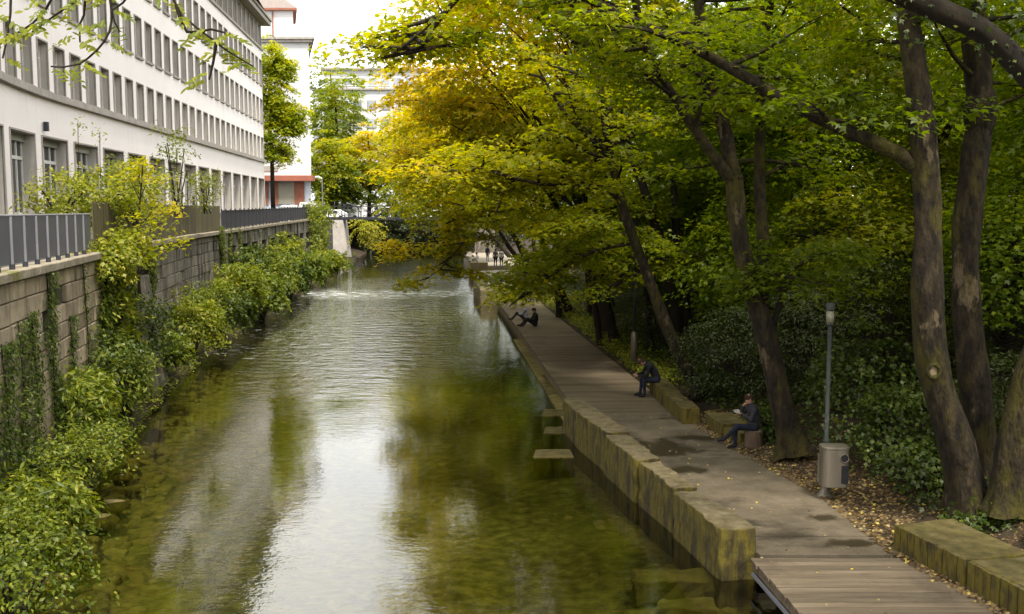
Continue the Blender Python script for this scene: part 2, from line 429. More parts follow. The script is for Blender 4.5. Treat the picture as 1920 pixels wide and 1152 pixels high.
# ------------------------------------------------------------------ the lie of the land (metres; y runs up the river)
WALL = [(-40, 0.5), (8, -7.2), (18.7, -9.65), (27.5, -11.6), (38, -13.7), (47, -15.3), (60, -17.0), (78, -18.7), (95, -20.0), (112, -21.3), (150, -25), (400, -46)]
EDGE = [(-40, 2), (8, -5.6), (14, -7.2), (18, -8.7), (27, -10.7), (38, -12.7), (47, -13.9), (62, -15.1), (78, -16.2), (95, -17.5), (116, -19.4), (150, -22), (400, -43)]
RIV_R = [(-40, 8), (10, 4.9), (17, 4.0), (27, 1.9), (30, 1.85), (50.8, 0.25), (68, -1.2), (73, -2.4), (100, -3.9), (150, -8), (400, -30)]
PATH_R = [(-40, 12), (10, 8.3), (14.4, 7.35), (17.1, 6.75), (20.5, 6.60), (25, 5.60), (27.5, 5.25), (32.7, 4.62), (37.6, 4.2), (62, 2.05), (80, 0.9), (100, -0.4), (150, -4), (400, -26)]
COPZ = [(0, 5.3), (60, 5.35), (105, 5.70), (150, 5.8)]
W = lambda y: lerp(WALL, y)
E_ = lambda y: lerp(EDGE, y)
RR = lambda y: lerp(RIV_R, y)
PR = lambda y: lerp(PATH_R, y)

def hsh(x, y, s=1.0):
    return math.sin(x*1.7*s+y*0.9*s)*0.5 + math.sin(x*0.6*s-y*2.3*s+1.3)*0.3 + math.sin(x*3.1*s+y*2.7*s)*0.2

def bank_z(x, y):
    d = x - PR(y)
    if d < 0: return 0.40
    z = float(np.interp(d, [0, 0.3, 1.6, 3.0, 9.5, 13, 40, 600], [0.47, 0.53, 0.74, 1.25, 4.6, 5.3, 5.6, 6.0]))
    return z + hsh(x, y)*0.06*min(1, d)

def sheet(name, rows, mat_, kind="structure", smooth=True):
    """rows of world points, all the same length"""
    mb = MB()
    n = len(rows[0])
    for r in rows: mb.v += [tuple(p) for p in r]
    for i in range(len(rows)-1):
        for k in range(n-1):
            mb.f.append((i*n+k, i*n+k+1, (i+1)*n+k+1, (i+1)*n+k)); mb.m.append(0)
    o = mb.build(name, mat_, None, smooth, loc=(0, 0, 0))
    return tag(o, kind=kind)

ys_fine = list(np.arange(-10, 60, 0.8)) + list(np.arange(60, 160, 2.5)) + [170, 200, 260, 400, 900]
ys_c = [-300, -60, -20] + [y for y in ys_fine]
sheet("street_ground", [[(-1500, y, 5.15), (-60, y, 5.15), (W(y)-0.45, y, 5.15), (W(y)-0.4, y, 0.2)] for y in ys_c], M_asphalt, smooth=False)
sheet("river_bank", [[(W(y)-0.4, y, 0.2), (W(y), y, 0.75+hsh(W(y), y)*0.1), ((W(y)+E_(y))/2, y, 0.45+hsh(y, 3)*0.12), (E_(y)-0.3+hsh(y, 1)*0.2, y, 0.10), (E_(y)+0.2+hsh(y, 2)*0.3, y, -0.25), (E_(y)+1.0, y, -0.5)] for y in ys_c], M_soil)
bed_rows = []
for y in ys_c:
    a, b = E_(y)+1.0, RR(y)+0.9
    r = []
    for k in range(15):
        t = k/14
        x = a+(b-a)*t
        dep = -0.42-0.42*math.sin(math.pi*t)**0.8*(0.6+0.4*min(1, max(0, (y-20)/25)))
        r.append((x, y, (dep+hsh(x, y, 1.3)*0.05) if 0 < k < 14 else -0.5))
    bed_rows.append(r)
sheet("river_bed", bed_rows, M_bed)
ds = [0, 0.3, 0.8, 1.6, 2.3, 3, 4, 5, 6.2, 7.8, 9.5, 11, 13, 20, 40, 120, 1500]
sheet("bank_ground", [[(RR(y)+0.9, y, -0.5), (RR(y)+0.95, y, 0.2), (PR(y)-0.02, y, 0.25)] + [(PR(y)+d, y, bank_z(PR(y)+d, y)) for d in ds] for y in ys_c], M_soil)
wat = []
for y in [-60, -20, 0, 10, 20, 30, 40, 50, 60, 80, 100, 125, 150, 200, 400]:
    wat.append([(E_(y)-0.25, y, 0.0), (RR(y)+1.2, y, 0.0)])
sheet("river_water", wat, M_water, smooth=False)

# stones lying on the river bed
def stone_verts(r, flat=0.45, seed=0):
    rd = random.Random(seed)
    P = [(0, 0, r*flat)]
    for ring, (rr, zz) in enumerate(((0.75, 0.75), (1.0, 0.1), (0.8, -0.6))):
        for k in range(7):
            a = 2*math.pi*(k+0.5*ring)/7
            q = rr*rd.uniform(0.8, 1.2)
            P.append((r*q*math.cos(a), r*q*math.sin(a), r*flat*zz*rd.uniform(0.8, 1.2)))
    fs = [(0, 1+k, 1+(k+1) % 7) for k in range(7)]
    for ring in (0, 1):
        for k in range(7):
            fs.append((1+ring*7+k, 8+ring*7+k, 8+ring*7+(k+1) % 7, 1+ring*7+(k+1) % 7))
    return P, fs
mb = MB()
for i in range(4200):
    y = 9 + 34*random.random()**1.3
    side = random.random()
    a, b = E_(y), RR(y)
    if side < 0.5: x = a + 0.2 + abs(random.gauss(0, 2.2))
    elif side < 0.8: x = b - abs(random.gauss(0, 1.6))
    else: x = random.uniform(a, b)
    if x > b-0.1 or x < a: continue
    t = (x-a-1)/(b-a)
    z = -0.47-0.34*math.sin(math.pi*min(1, max(0, t)))**0.8
    if x < a+1: z = -0.25-0.25*(x-a)
    P, fs = stone_verts(random.uniform(0.06, 0.21), random.uniform(0.35, 0.7), i)
    c, s_ = math.cos(i), math.sin(i)
    st = random.uniform(1, 1.7)
    mb.add([(x+(p[0]*c*st-p[1]*s_), y+(p[0]*s_*st+p[1]*c), z+p[2]) for p in P], fs)
tag(mb.build("bed_stones", M_bed_stone, None, True), "rounded algae covered stones lying on the river bed", "stones", kind="stuff")
# ------------------------------------------------------------------ paths on the right bank
def path_dir(f, y):
    v = Vector((f(y+0.5)-f(y-0.5), 1.0)); return v.normalized()

# near wooden deck
LE_NEAR = lambda y: float(np.interp(y, [5, 14.36, 16.95], [5.0, 4.32, 4.12]))
plank_me = {}
def plank(parent, x0, x1, y, wdt, z, rz=0.0):
    L = x1-x0
    k = (round(L/0.04)*0.04, round(wdt, 3))
    if k not in plank_me:
        mb = MB(); mb.box((0, 0, -0.03), (k[0], wdt, 0.06))
        plank_me[k] = mb.mesh("plank", M_plank)
    return link("plank", plank_me[k], parent, ((x0+x1)/2, y, z+random.uniform(-0.003, 0.003))).__setattr__("rotation_euler", (random.uniform(-0.01, 0.01), random.uniform(-0.002, 0.002), rz+random.uniform(-0.003, 0.003)))
deck = empty("boardwalk", (5.7, 13, 0.4), "plank boardwalk in the foreground between the ribbed bench and the water", "boardwalk")
tag(deck, kind="structure")
y = 9.0
while y < 16.85:
    plank(deck, LE_NEAR(y), PR(y)-0.03, y, 0.185, 0.5); y += 0.197
mb = MB()
for q in (0.10, 1.3, 2.5):
    a, b = (LE_NEAR(9)+q, 9, 0.34), (LE_NEAR(16.8)+q, 16.8, 0.34)
    mb.tube([a, b], 0.075, 4)
mb.build("joist", M_plank, deck)
mb = MB(); mb.tube([(LE_NEAR(9)+0.02, 9, 0.24), (LE_NEAR(16.7)+0.02, 16.7, 0.24)], 0.035, 4); mb.build("steel_beam", M_fence_post, deck)
for yy in (11.0, 13.5, 16.2):
    mb = MB(); mb.tube([(LE_NEAR(yy)+0.35, yy, -0.7), (LE_NEAR(yy)+0.35, yy, 0.27)], 0.09, 8); mb.build("pile", M_concrete, deck)

# concrete path slabs between the two decks, laid in bays with open joints
path = empty("path", (4.5, 23, 0.3)); tag(path, kind="structure")
BLK_IN = lambda y: float(np.interp(y, [16.9, 19.5, 21.7, 24.2, 27.0, 30.2], [4.36, 3.72, 3.30, 2.94, 2.42, 1.9]))
joints = [16.96, 17.95, 19.9, 21.9, 23.9, 25.6, 27.2, 28.95]
for i in range(len(joints)-1):
    y0, y1 = joints[i]+0.012, joints[i+1]-0.012
    mb = MB()
    mb.prism([(BLK_IN(y0)+0.005, y0), (PR(y0)+random.uniform(0, 0.12), y0), (PR(y1)+random.uniform(0, 0.12), y1), (BLK_IN(y1)+0.005, y1)], 0.2, 0.5+random.uniform(-0.006, 0.006))
    mb.build("slab", M_path, path, bevel=0.012)

# second, long deck
deck2 = empty("boardwalk", (2, 48, 0.4), "long plank boardwalk running beside the water in the middle distance", "boardwalk")
tag(deck2, kind="structure")
LE2 = lambda y: float(np.interp(y, [28.9, 30, 50.8, 68], [2.05, 1.9, 0.27, -1.1]))
y = 29.05
while y < 67.6:
    x0 = LE2(y); x1 = PR(y)+0.02
    plank(deck2, x0, x1, y, 0.196, 0.5, 0.06); y += 0.206
mb = MB()
for q in (0.12, 1.3, 2.4):
    mb.tube([(LE2(yy)+q, yy, 0.33) for yy in (29.2, 40, 51, 67.4)], 0.07, 4)
mb.build("joist", M_plank, deck2)
mb = MB()
yv = [29.1, 40, 51, 67.4]
for a, b in zip(yv[:-1], yv[1:]):
    mb.prism([(LE2(a)+0.10, a), (LE2(a)+0.5, a), (LE2(b)+0.5, b), (LE2(b)+0.10, b)], -0.7, 0.27)
mb.build("footing", M_concrete, deck2)
# ledge of stone just under the deck edge, at the water line
for i, yy in enumerate(np.arange(30.2, 50, 2.2)):
    mb = MB(); a, b = yy+0.03, yy+2.17
    mb.prism([(LE2(a)-0.28, a), (LE2(a)+0.1, a), (LE2(b)+0.1, b), (LE2(b)-0.28, b)], -0.6, 0.03+random.uniform(-0.02, 0.02))
    mb.build("kerb", M_bed_stone, deck2)

# far terraces
mb = MB()
fpts = [68, 80, 90, 100]
for a, b in zip(fpts[:-1], fpts[1:]):
    mb.prism([(RR(a)+0.65 if a < 74 else RR(a), a), (PR(a)+0.5, a), (PR(b)+0.5, b), (RR(b), b)], -0.6, 0.55)
tag(mb.build("terrace_path", M_terrace, None), kind="structure")
mb = MB()
for a, b in ((100.02, 115), (115, 135)):
    mb.prism([(RR(a)+0.2, a), (PR(a)+2.5, a), (PR(b)+2.5, b), (RR(b)+0.2, b)], -0.6, 0.95)
tag(mb.build("terrace_path", M_terrace, None), kind="structure")

# ------------------------------------------------------------------ concrete blocks by the water
def moss_concrete(name="moss_streaked_concrete", top=((0.058, 0.044, 0.018), (0.125, 0.098, 0.048), (0.20, 0.165, 0.098))):
    m, n, l, out = new_mat(name)
    b = n.new("ShaderNodeBsdfPrincipled"); b.inputs["Roughness"].default_value = 0.95
    g = n.new("ShaderNodeNewGeometry")
    def nz(sc, st, det=8, ro=0.65):
        mp = n.new("ShaderNodeMapping"); mp.inputs["Scale"].default_value = st
        l.new(g.outputs["Position"], mp.inputs["Vector"])
        t = n.new("ShaderNodeTexNoise"); t.inputs["Scale"].default_value = sc; t.inputs["Detail"].default_value = det; t.inputs["Roughness"].default_value = ro
        l.new(mp.outputs["Vector"], t.inputs["Vector"]); return t.outputs["Fac"]
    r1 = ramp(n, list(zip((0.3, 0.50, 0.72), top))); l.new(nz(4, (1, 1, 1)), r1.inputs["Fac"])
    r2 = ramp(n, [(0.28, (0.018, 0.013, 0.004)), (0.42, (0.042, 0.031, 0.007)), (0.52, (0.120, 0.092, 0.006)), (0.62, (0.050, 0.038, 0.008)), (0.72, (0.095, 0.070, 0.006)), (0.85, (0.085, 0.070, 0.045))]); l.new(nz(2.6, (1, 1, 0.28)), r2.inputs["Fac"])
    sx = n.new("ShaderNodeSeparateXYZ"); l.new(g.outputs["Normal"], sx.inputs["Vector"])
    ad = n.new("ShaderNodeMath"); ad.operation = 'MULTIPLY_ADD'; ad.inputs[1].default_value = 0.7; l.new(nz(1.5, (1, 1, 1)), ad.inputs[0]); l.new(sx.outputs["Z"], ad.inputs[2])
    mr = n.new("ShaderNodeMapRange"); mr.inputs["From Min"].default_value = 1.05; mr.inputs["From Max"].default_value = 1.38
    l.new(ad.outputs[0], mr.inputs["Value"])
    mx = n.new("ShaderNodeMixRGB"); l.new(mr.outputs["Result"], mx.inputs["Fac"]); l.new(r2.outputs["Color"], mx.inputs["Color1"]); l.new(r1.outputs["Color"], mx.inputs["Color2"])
    l.new(mx.outputs["Color"], b.inputs["Base Color"])
    bp = n.new("ShaderNodeBump"); bp.inputs["Strength"].default_value = 1.0; bp.inputs["Distance"].default_value = 0.05
    l.new(nz(9, (1, 1, 0.6)), bp.inputs["Height"]); l.new(bp.outputs["Normal"], b.inputs["Normal"])
    l.new(b.outputs["BSDF"], out.inputs["Surface"])
    return m
M_moss = moss_concrete()
M_bench = moss_concrete("mossy_bench_concrete", ((0.030, 0.024, 0.005), (0.085, 0.066, 0.012), (0.150, 0.120, 0.055)))

def slab_block(name, quad, z0, z1, mat_, parent=None, div=0.18, rough=0.016):
    """a block with slightly worn, uneven faces; quad: four (x, y) corners in order"""
    a, b, c, d = [Vector((p[0], p[1], 0)) for p in quad]
    nu = max(2, int((b-a).length/div)); nv = max(2, int((d-a).length/div)); nz = max(2, int((z1-z0)/div))
    vid, vs, fs = {}, [], []
    def V(i, j, k):
        key = (i, j, k)
        if key not in vid:
            u, v = i/nu, j/nv
            p = (a*(1-u)+b*u)*(1-v)+(d*(1-u)+c*u)*v
            p.z = z0+(z1-z0)*k/nz
            e = (i in (0, nu))+(j in (0, nv))+(k in (0, nz))
            j_ = rough*(2.2 if e > 1 else 1)
            p += Vector((random.uniform(-j_, j_), random.uniform(-j_, j_), random.uniform(-j_, j_)*0.6))
            vid[key] = len(vs); vs.append(p)
        return vid[key]
    for i in range(nu):
        for j in range(nv):
            fs.append((V(i, j, nz), V(i+1, j, nz), V(i+1, j+1, nz), V(i, j+1, nz)))
            fs.append((V(i, j, 0), V(i, j+1, 0), V(i+1, j+1, 0), V(i+1, j, 0)))
    for k in range(nz):
        for i in range(nu):
            fs.append((V(i, 0, k), V(i+1, 0, k), V(i+1, 0, k+1), V(i, 0, k+1)))
            fs.append((V(i, nv, k), V(i, nv, k+1), V(i+1, nv, k+1), V(i+1, nv, k)))
        for j in range(nv):
            fs.append((V(0, j, k), V(0, j, k+1), V(0, j+1, k+1), V(0, j+1, k)))
            fs.append((V(nu, j, k), V(nu, j+1, k), V(nu, j+1, k+1), V(nu, j, k+1)))
    area = (b-a).cross(d-a).z
    if area < 0: fs = [f[::-1] for f in fs]
    mb = MB().add(vs, fs)
    return mb.build(name, mat_, parent, bevel=0.03)

LB = [(16.95, 3.66, 4.35), (19.45, 3.22, 3.72), (21.62, 2.78, 3.30), (24.2, 2.32, 2.94), (27.05, 1.72, 2.42), (29.0, 1.45, 2.03)]
labs = ["mossy concrete block at the waterside, nearest of the row beside the plank deck",
        "second mossy concrete block from the plank deck in the waterside row",
        "third mossy concrete block from the plank deck in the waterside row",
        "fourth block of the waterside row, grey streaked beside the puddle stain",
        "last low block of the waterside row where the long boardwalk begins"]
for i in range(5):
    (ya, l0, r0), (yb, l1, r1) = LB[i], LB[i+1]
    g = 0.06
    dx = (0.0, 0.03, -0.04, 0.02, 0.05)[i]; dz = (-0.02, 0.015, 0.045, 0.075, 0.03)[i]
    o = slab_block("concrete_block", [(l0+dx, ya+g), (r0+dx*0.3, ya+g+0.1), (r1+dx*0.3-0.02, yb-g+0.1), (l1+dx, yb-g)], -0.6, 0.95+dz, M_moss)
    tag(o, labs[i], "concrete block", "concrete blocks lining the water")
# block at the head of the far terrace
o = slab_block("concrete_block", [(-2.15, 68.2), (-0.95, 68.2), (-2.5, 79.5), (-3.1, 79.5)], -0.6, 1.05, M_concrete, div=0.8)
tag(o, "pale concrete block at the water in front of the bending man", "concrete block")
o = slab_block("concrete_block", [(-4.1, 99), (-2.4, 99), (-2.6, 101), (-4.4, 101)], -0.6, 1.35, M_concrete, div=0.8)
tag(o, "far concrete block at the step of the upper terrace under the seated figure", "concrete block")

# ribbed benches by the path
def ribbed(name, p0, p1, depth, z1, label, rib=0.175, group="concrete benches edging the path", end=None):
    """bench whose front runs p0 -> p1 (bank side is to the left of that direction reversed)"""
    a, b = Vector((*p0, 0)), Vector((*p1, 0))
    t = (b-a).normalized(); nrm = Vector((-t.y, t.x, 0))
    if nrm.x < 0: nrm = -nrm            # towards the bank
    L = (b-a).length
    root = empty(name, (*((a+b)/2+nrm*depth/2).xy, 0.45), label, "bench", group)
    q = [a+nrm*0.05, b+nrm*0.05, b+nrm*depth, a+nrm*depth]
    slab_block("slab", [(p.x, p.y) for p in q], 0.1, z1, M_bench, root, div=0.3)
    k = max(1, int(L/rib))
    for i in range(k):
        s0, s1 = L*i/k+0.009, L*(i+1)/k-0.009
        c0, c1 = a+t*s0, a+t*s1
        off = nrm*random.uniform(-0.012, 0.010)
        mb = MB().prism([tuple((c0+off).xy), tuple((c1+off).xy), tuple((c1+nrm*0.09).xy), tuple((c0+nrm*0.09).xy)], 0.3, z1-0.006-random.uniform(0, 0.012))
        mb.build("rib", M_bench, root, bevel=0.008)
    return root
ribbed("concrete_bench", (6.80, 17.25), (7.24, 15.45), 1.25, 0.95, "ribbed mossy concrete bench at the right edge where the deck begins")
ribbed("concrete_bench", (7.25, 15.40), (7.75, 13.2), 1.2, 0.95, "ribbed mossy concrete bench in the bottom right corner of the picture")
ribbed("concrete_bench", (7.77, 13.15), (8.3, 11.0), 1.2, 0.95, "ribbed concrete bench running out of the frame at bottom right")
ribbed("concrete_bench", (4.80, 27.6), (4.66, 29.95), 0.52, 0.96, "mossy block bench with square shaded end behind the puddle", 0.42)
ribbed("concrete_bench", (4.66, 30.0), (4.56, 32.6), 0.52, 0.96, "mossy block bench under the hunched man in black", 0.45)
ribbed("concrete_bench", (5.42, 27.5), (5.58, 26.05), 0.75, 0.86, "low mossy block set back between square ended bench and seated eater", 0.2)
ribbed("concrete_bench", (5.62, 25.95), (5.85, 25.1), 0.8, 0.80, "short mossy block right behind the legs of the person eating", 0.3)
# single stones breaking the surface along the left bank
for i, (px, py, r, lab) in enumerate([
        (240, 812, 0.20, "small pale stone in the shallows beside the left bank shrubs"),
        (150, 888, 0.26, "dark grey stone at the left water's edge below pale stone"),
        (188, 968, 0.34, "flat mossy stone lying in left shallows"),
        (210, 940, 0.30, "low olive stone beside the flat mossy stone on the left"),
        (120, 1010, 0.28, "rounded dark stone under overhanging left bank leaves"),
        (95, 1085, 0.40, "broad yellowish slab in bottom left shallows"),
        (230, 890, 0.22, "small wet stone in the left shallows upstream of the flat stone")]):
    p = onz(px, py, 0)
    P, fs = stone_verts(r, 0.55, 50+i)
    o = MB().add([(p.x+q[0]*1.3, p.y+q[1], q[2]-r*0.30-0.05) for q in P], fs).build("river_stone", M_bench, None, True)
    tag(o, lab, "stone", "stones along the left shallows")

# stepping slabs in the water
for (px, py, sx, sy, lab) in [(1037, 850, 0.55, 0.42, "mossy stepping slab in the water, nearest to the camera beside the block row"),
                          (1050, 806, 0.50, 0.45, "middle mossy stepping slab in the water against the block row"),
                          (1040, 773, 0.42, 0.5, "farthest mossy stepping slab at the corner of the long boardwalk")]:
    p = onz(px, py, 0.03)
    o = slab_block("stepping_slab", [(p.x-sx, p.y-sy), (p.x+sx, p.y-sy), (p.x+sx*0.9, p.y+sy), (p.x-sx*0.85, p.y+sy)], -0.6, 0.03, M_bench, div=0.3, rough=0.012)
    tag(o, lab, "slab", "stepping slabs")
for (px, py, sx, sy, lab) in [(1260, 1080, 0.75, 0.35, "sunken ochre slab under water below the nearest concrete block"), (1290, 1135, 0.5, 0.25, "small sunken slab at the bottom edge beside the deck beam")]:
    p = onz(px, py, -0.08)
    o = slab_block("sunken_slab", [(p.x-sx, p.y-sy), (p.x+sx, p.y-sy*0.8), (p.x+sx*0.9, p.y+sy), (p.x-sx*0.9, p.y+sy*0.8)], -0.5, -0.05, M_bed_stone, div=0.2, rough=0.03)
    tag(o, lab, "slab")
# ------------------------------------------------------------------ retaining wall on the left bank
def wall_frame(y):
    t = Vector((W(y+0.4)-W(y-0.4), 0.8, 0)).normalized()
    return Vector((W(y), y, 0)), t, Vector((t.y, -t.x, 0))       # point, along, towards the river
def wall_body(root, y0, y1, zb, mat_, off=0.10, step=3.0):
    ys = list(np.linspace(y0, y1, max(2, int((y1-y0)/step)+1)))
    mb = MB()
    for a, b in zip(ys[:-1], ys[1:]):
        pa, ta, na = wall_frame(a); pb, tb, nb = wall_frame(b)
        mb.prism([tuple((pa-na*off).xy), tuple((pb-nb*off).xy), tuple((pb-nb*0.42).xy), tuple((pa-na*0.42).xy)], zb, lerp(COPZ, (a+b)/2)-0.2)
    return mb.build("backing", mat_, root)
def coping(root, y0, y1, seg=2.0):
    y = y0
    while y < y1-0.1:
        a, b = y+0.01, min(y+seg, y1)-0.01
        pa, ta, na = wall_frame(a); pb, tb, nb = wall_frame(b)
        z = lerp(COPZ, a)
        MB().prism([tuple((pa+na*0.14).xy), tuple((pb+nb*0.14).xy), tuple((pb-nb*0.5).xy), tuple((pa-na*0.5).xy)], z-0.19, z+random.uniform(-0.01, 0.01)).build("coping_stone", M_coping, root, bevel=0.02)
        y += seg
def stones(root, y0, y1, h, lmin, lmax, zb, mat_, jit, skip=None):
    z, course = zb, 0
    ztop = lerp(COPZ, y0)-0.22
    while z < ztop-0.1:
        z2 = min(z+h*random.uniform(0.92, 1.08), ztop)
        y = y0 + (random.uniform(0.3, 0.7)*lmin if course % 2 else 0)
        if course % 2: y = y0
        first = True
        while y < y1-0.05:
            L = random.uniform(lmin, lmax)*(0.5 if first and course % 2 else 1)
            first = False
            yb = min(y+L, y1)
            if not (skip and skip(y, yb, z, z2)):
                pa, ta, na = wall_frame(y+0.012); pb, tb, nb = wall_frame(yb-0.012)
                pr = random.uniform(-jit, jit)
                MB().prism([tuple((pa+na*pr).xy), tuple((pb+nb*(pr+random.uniform(-jit, jit)*0.5)).xy), tuple((pb-nb*0.12).xy), tuple((pa-na*0.12).xy)], z+0.012, z2-0.012).build("stone", mat_, root, bevel=0.02)
            y = yb
        z = z2; course += 1

w1 = empty("stone_wall", (W(22), 22, 0.3), "coursed pale ashlar embankment wall below the grey panel fence", "wall")
wall_body(w1, 10, 29.6, 0.0, M_mortar)
coping(w1, 10, 29.6, 1.6)
slot = lambda a, b, z, z2: a < 23.15 < b and 3.3 < z < 4.4
stones(w1, 15.2, 29.6, 0.43, 0.95, 1.35, 0.75, M_stone, 0.022, slot)
w2 = empty("stone_wall", (W(44), 44, 0.3), "blackened old embankment wall with white runs below the wooden fence", "wall")
wall_body(w2, 29.7, 58.0, 0.0, M_mortar)
coping(w2, 29.7, 58.0, 2.2)
stones(w2, 37.5, 57.9, 0.50, 0.75, 1.25, 1.2, M_stone_old, 0.03)
for yb in (33.2, 35.2):
    p, t, nn = wall_frame(yb)
    a, b = p-t*0.55, p+t*0.55
    MB().add([(*(a+nn*0.75).xy, 0.3), (*(b+nn*0.75).xy, 0.3), (*(b-nn*0.1).xy, 0.3), (*(a-nn*0.1).xy, 0.3), (*(a+nn*0.18).xy, 4.2), (*(b+nn*0.18).xy, 4.2), (*(b-nn*0.1).xy, 4.2), (*(a-nn*0.1).xy, 4.2)],
             [(0,1,2,3),(4,7,6,5),(0,4,5,1),(1,5,6,2),(2,6,7,3),(3,7,4,0)]).build("buttress", M_stone_old, w2, bevel=0.02)
w3 = empty("niche_wall", (W(82), 82, 0.3), "weathered embankment wall with a row of tall niches below the dark railing", "wall")
wall_body(w3, 58.1, 110, 0.0, M_stone_old, 0.62, 4.0)
coping(w3, 58.1, 110, 3.0)
y = 58.1
while y < 109:
    # pilaster, then lintel and sill of the niche beside it
    for (a, b, z0, z1, nm, proud) in ((y, y+1.25, 0.0, 5.2, "pilaster", 0.05), (y+1.26, y+4.24, 4.35, 5.2, "lintel", -0.02), (y+1.26, y+4.24, 0.0, 2.7, "apron", -0.04)):
        pa, ta, na = wall_frame(a); pb, tb, nb = wall_frame(b)
        zt = min(z1, 99) + (lerp(COPZ, a)-5.38 if z1 > 5 else 0)
        MB().prism([tuple((pa+na*proud).xy), tuple((pb+nb*proud).xy), tuple((pb-nb*0.6).xy), tuple((pa-na*0.6).xy)], z0, zt-0.03).build(nm, M_stone_old, w3)
    y += 4.25

# grey panel fence on the wall
fence = empty("panel_fence", (W(21)-0.2, 21, 5.3), "dark grey sheet metal panel fence on top of the ashlar wall", "fence")
y = 10.0
while y < 27.6:
    p, t, nn = wall_frame(y); q = wall_frame(y+1.0)[0]
    c = (p+q)/2 - nn*0.12
    rz = math.atan2((q-p).y, (q-p).x)
    o = MB().box((c.x, c.y, 5.90), ((q-p).length-0.02, 0.02, 0.96), rz).build("panel", M_fence_panel, fence)
    MB().box((p.x-nn.x*0.09, p.y-nn.y*0.09, 5.85), (0.035, 0.05, 1.06), rz).build("post", M_fence_post, fence)
    MB().box((p.x-nn.x*0.10, p.y-nn.y*0.10, 5.36), (0.10, 0.09, 0.13), rz).build("post_foot", M_dark_metal, fence)
    y += 1.0
pa, pb = wall_frame(10)[0], wall_frame(27.9)[0]
mb = MB(); mb.tube([wall_frame(v)[0]-wall_frame(v)[2]*0.12+Vector((0, 0, 6.40)) for v in np.linspace(10, 28, 10)], 0.022, 6); mb.build("top_rail", M_fence_post, fence)

# old wooden fence
wf = empty("wooden_fence", (W(44)-0.2, 44, 5.35), "mossy brown board fence on the old wall beside the grey panels", "fence")
y = 28.6
while y < 57.6:
    p, t, nn = wall_frame(y)
    rz = math.atan2(t.y, t.x)
    h = 1.42+random.uniform(-0.03, 0.03)
    c = p-nn*0.15
    MB().box((c.x, c.y, 5.32+h/2), (0.185, 0.022, h), rz+random.uniform(-0.02, 0.02)).build("board", M_fence_wood, wf)
    y += 0.192
for zz in (5.65, 6.45):
    mb = MB(); mb.tube([wall_frame(v)[0]-wall_frame(v)[2]*0.20+Vector((0, 0, zz)) for v in np.linspace(28.6, 57.5, 12)], 0.035, 4); mb.build("rail", M_fence_wood, wf)
p, t, nn = wall_frame(50.5)
MB().box((p.x-0.3, p.y, 6.2), (0.10, 0.10, 2.1)).build("post", M_dark_metal, wf)

# dark bar railing further on
rl = empty("bar_railing", (W(84)-0.2, 84, 5.5), "dark close barred railing above the niche wall", "railing")
bar_cache = {}
y = 58.0
while y < 109:
    p, t, nn = wall_frame(y); q = wall_frame(y+1.6)[0]
    L = (q-p).length
    rz = math.atan2((q-p).y, (q-p).x)
    k = round(L, 2)
    if k not in bar_cache:
        mb = MB()
        for i in range(15): mb.box((L*(i+0.5)/15-L/2, 0, 0.62), (0.055, 0.014, 1.06))
        mb.box((0, 0, 1.17), (L, 0.05, 0.04)); mb.box((0, 0, 0.12), (L, 0.04, 0.04))
        bar_cache[k] = mb.mesh("bars", M_dark_metal)
    c = (p+q)/2-nn*0.1
    o = link("bar_panel", bar_cache[k], rl, (c.x, c.y, lerp(COPZ, y)-0.02)); o.rotation_euler = (0, 0, rz)
    MB().box((p.x-nn.x*0.1, p.y-nn.y*0.1, lerp(COPZ, y)+0.62), (0.05, 0.07, 1.26), rz).build("post", M_dark_metal, rl)
    y += 1.6

# ------------------------------------------------------------------ office building on the left
FAC = lambda y: -16.1-0.084*y+0.0083*max(0, 46-y)**2
BAY = 2.07
nodes = [Vector((FAC(99.0), 99.0, 0))]
while nodes[-1].y > 26:
    y = nodes[-1].y; d = Vector((FAC(y-0.5)-FAC(y), -0.5, 0)).normalized()
    nodes.append(nodes[-1]+d*BAY)
NB = len(nodes)-1
bld = empty("office_building", (FAC(70)-6, 70, 5.2), "long pale rendered office building with rows of grey framed windows", "building")
BL = wloc(bld)
ROWS = [(11.52, 13.52), (15.05, 17.2), (18.65, 20.95)]
ATT = (22.35, 24.25)
WW, RD = 1.24, 0.36
wall = MB(); rev = MB(); attic = MB()
def P3(a, t, s, z, n=None, d=0.0):
    q = a+t*s
    if n is not None: q = q+n*d
    return (q.x, q.y, z)
def hole_strip(mb, a, t, n, L, z0, z1, x0, x1, h0, h1, depth, mi=0):
    """one bay of wall between z0 and z1 with an opening x0..x1, h0..h1, and its reveal"""
    mb.quad(P3(a,t,0,z0), P3(a,t,x0,z0), P3(a,t,x0,z1), P3(a,t,0,z1), mi)
    mb.quad(P3(a,t,x1,z0), P3(a,t,L,z0), P3(a,t,L,z1), P3(a,t,x1,z1), mi)
    if h0 > z0: mb.quad(P3(a,t,x0,z0), P3(a,t,x1,z0), P3(a,t,x1,h0), P3(a,t,x0,h0), mi)
    if z1 > h1: mb.quad(P3(a,t,x0,h1), P3(a,t,x1,h1), P3(a,t,x1,z1), P3(a,t,x0,z1), mi)
    for (u, v) in (((x0,h0),(x0,h1)), ((x0,h1),(x1,h1)), ((x1,h1),(x1,h0)), ((x1,h0),(x0,h0))):
        mb.quad(P3(a,t,u[0],u[1]), P3(a,t,v[0],v[1]), P3(a,t,v[0],v[1],n,-depth), P3(a,t,u[0],u[1],n,-depth), 1)
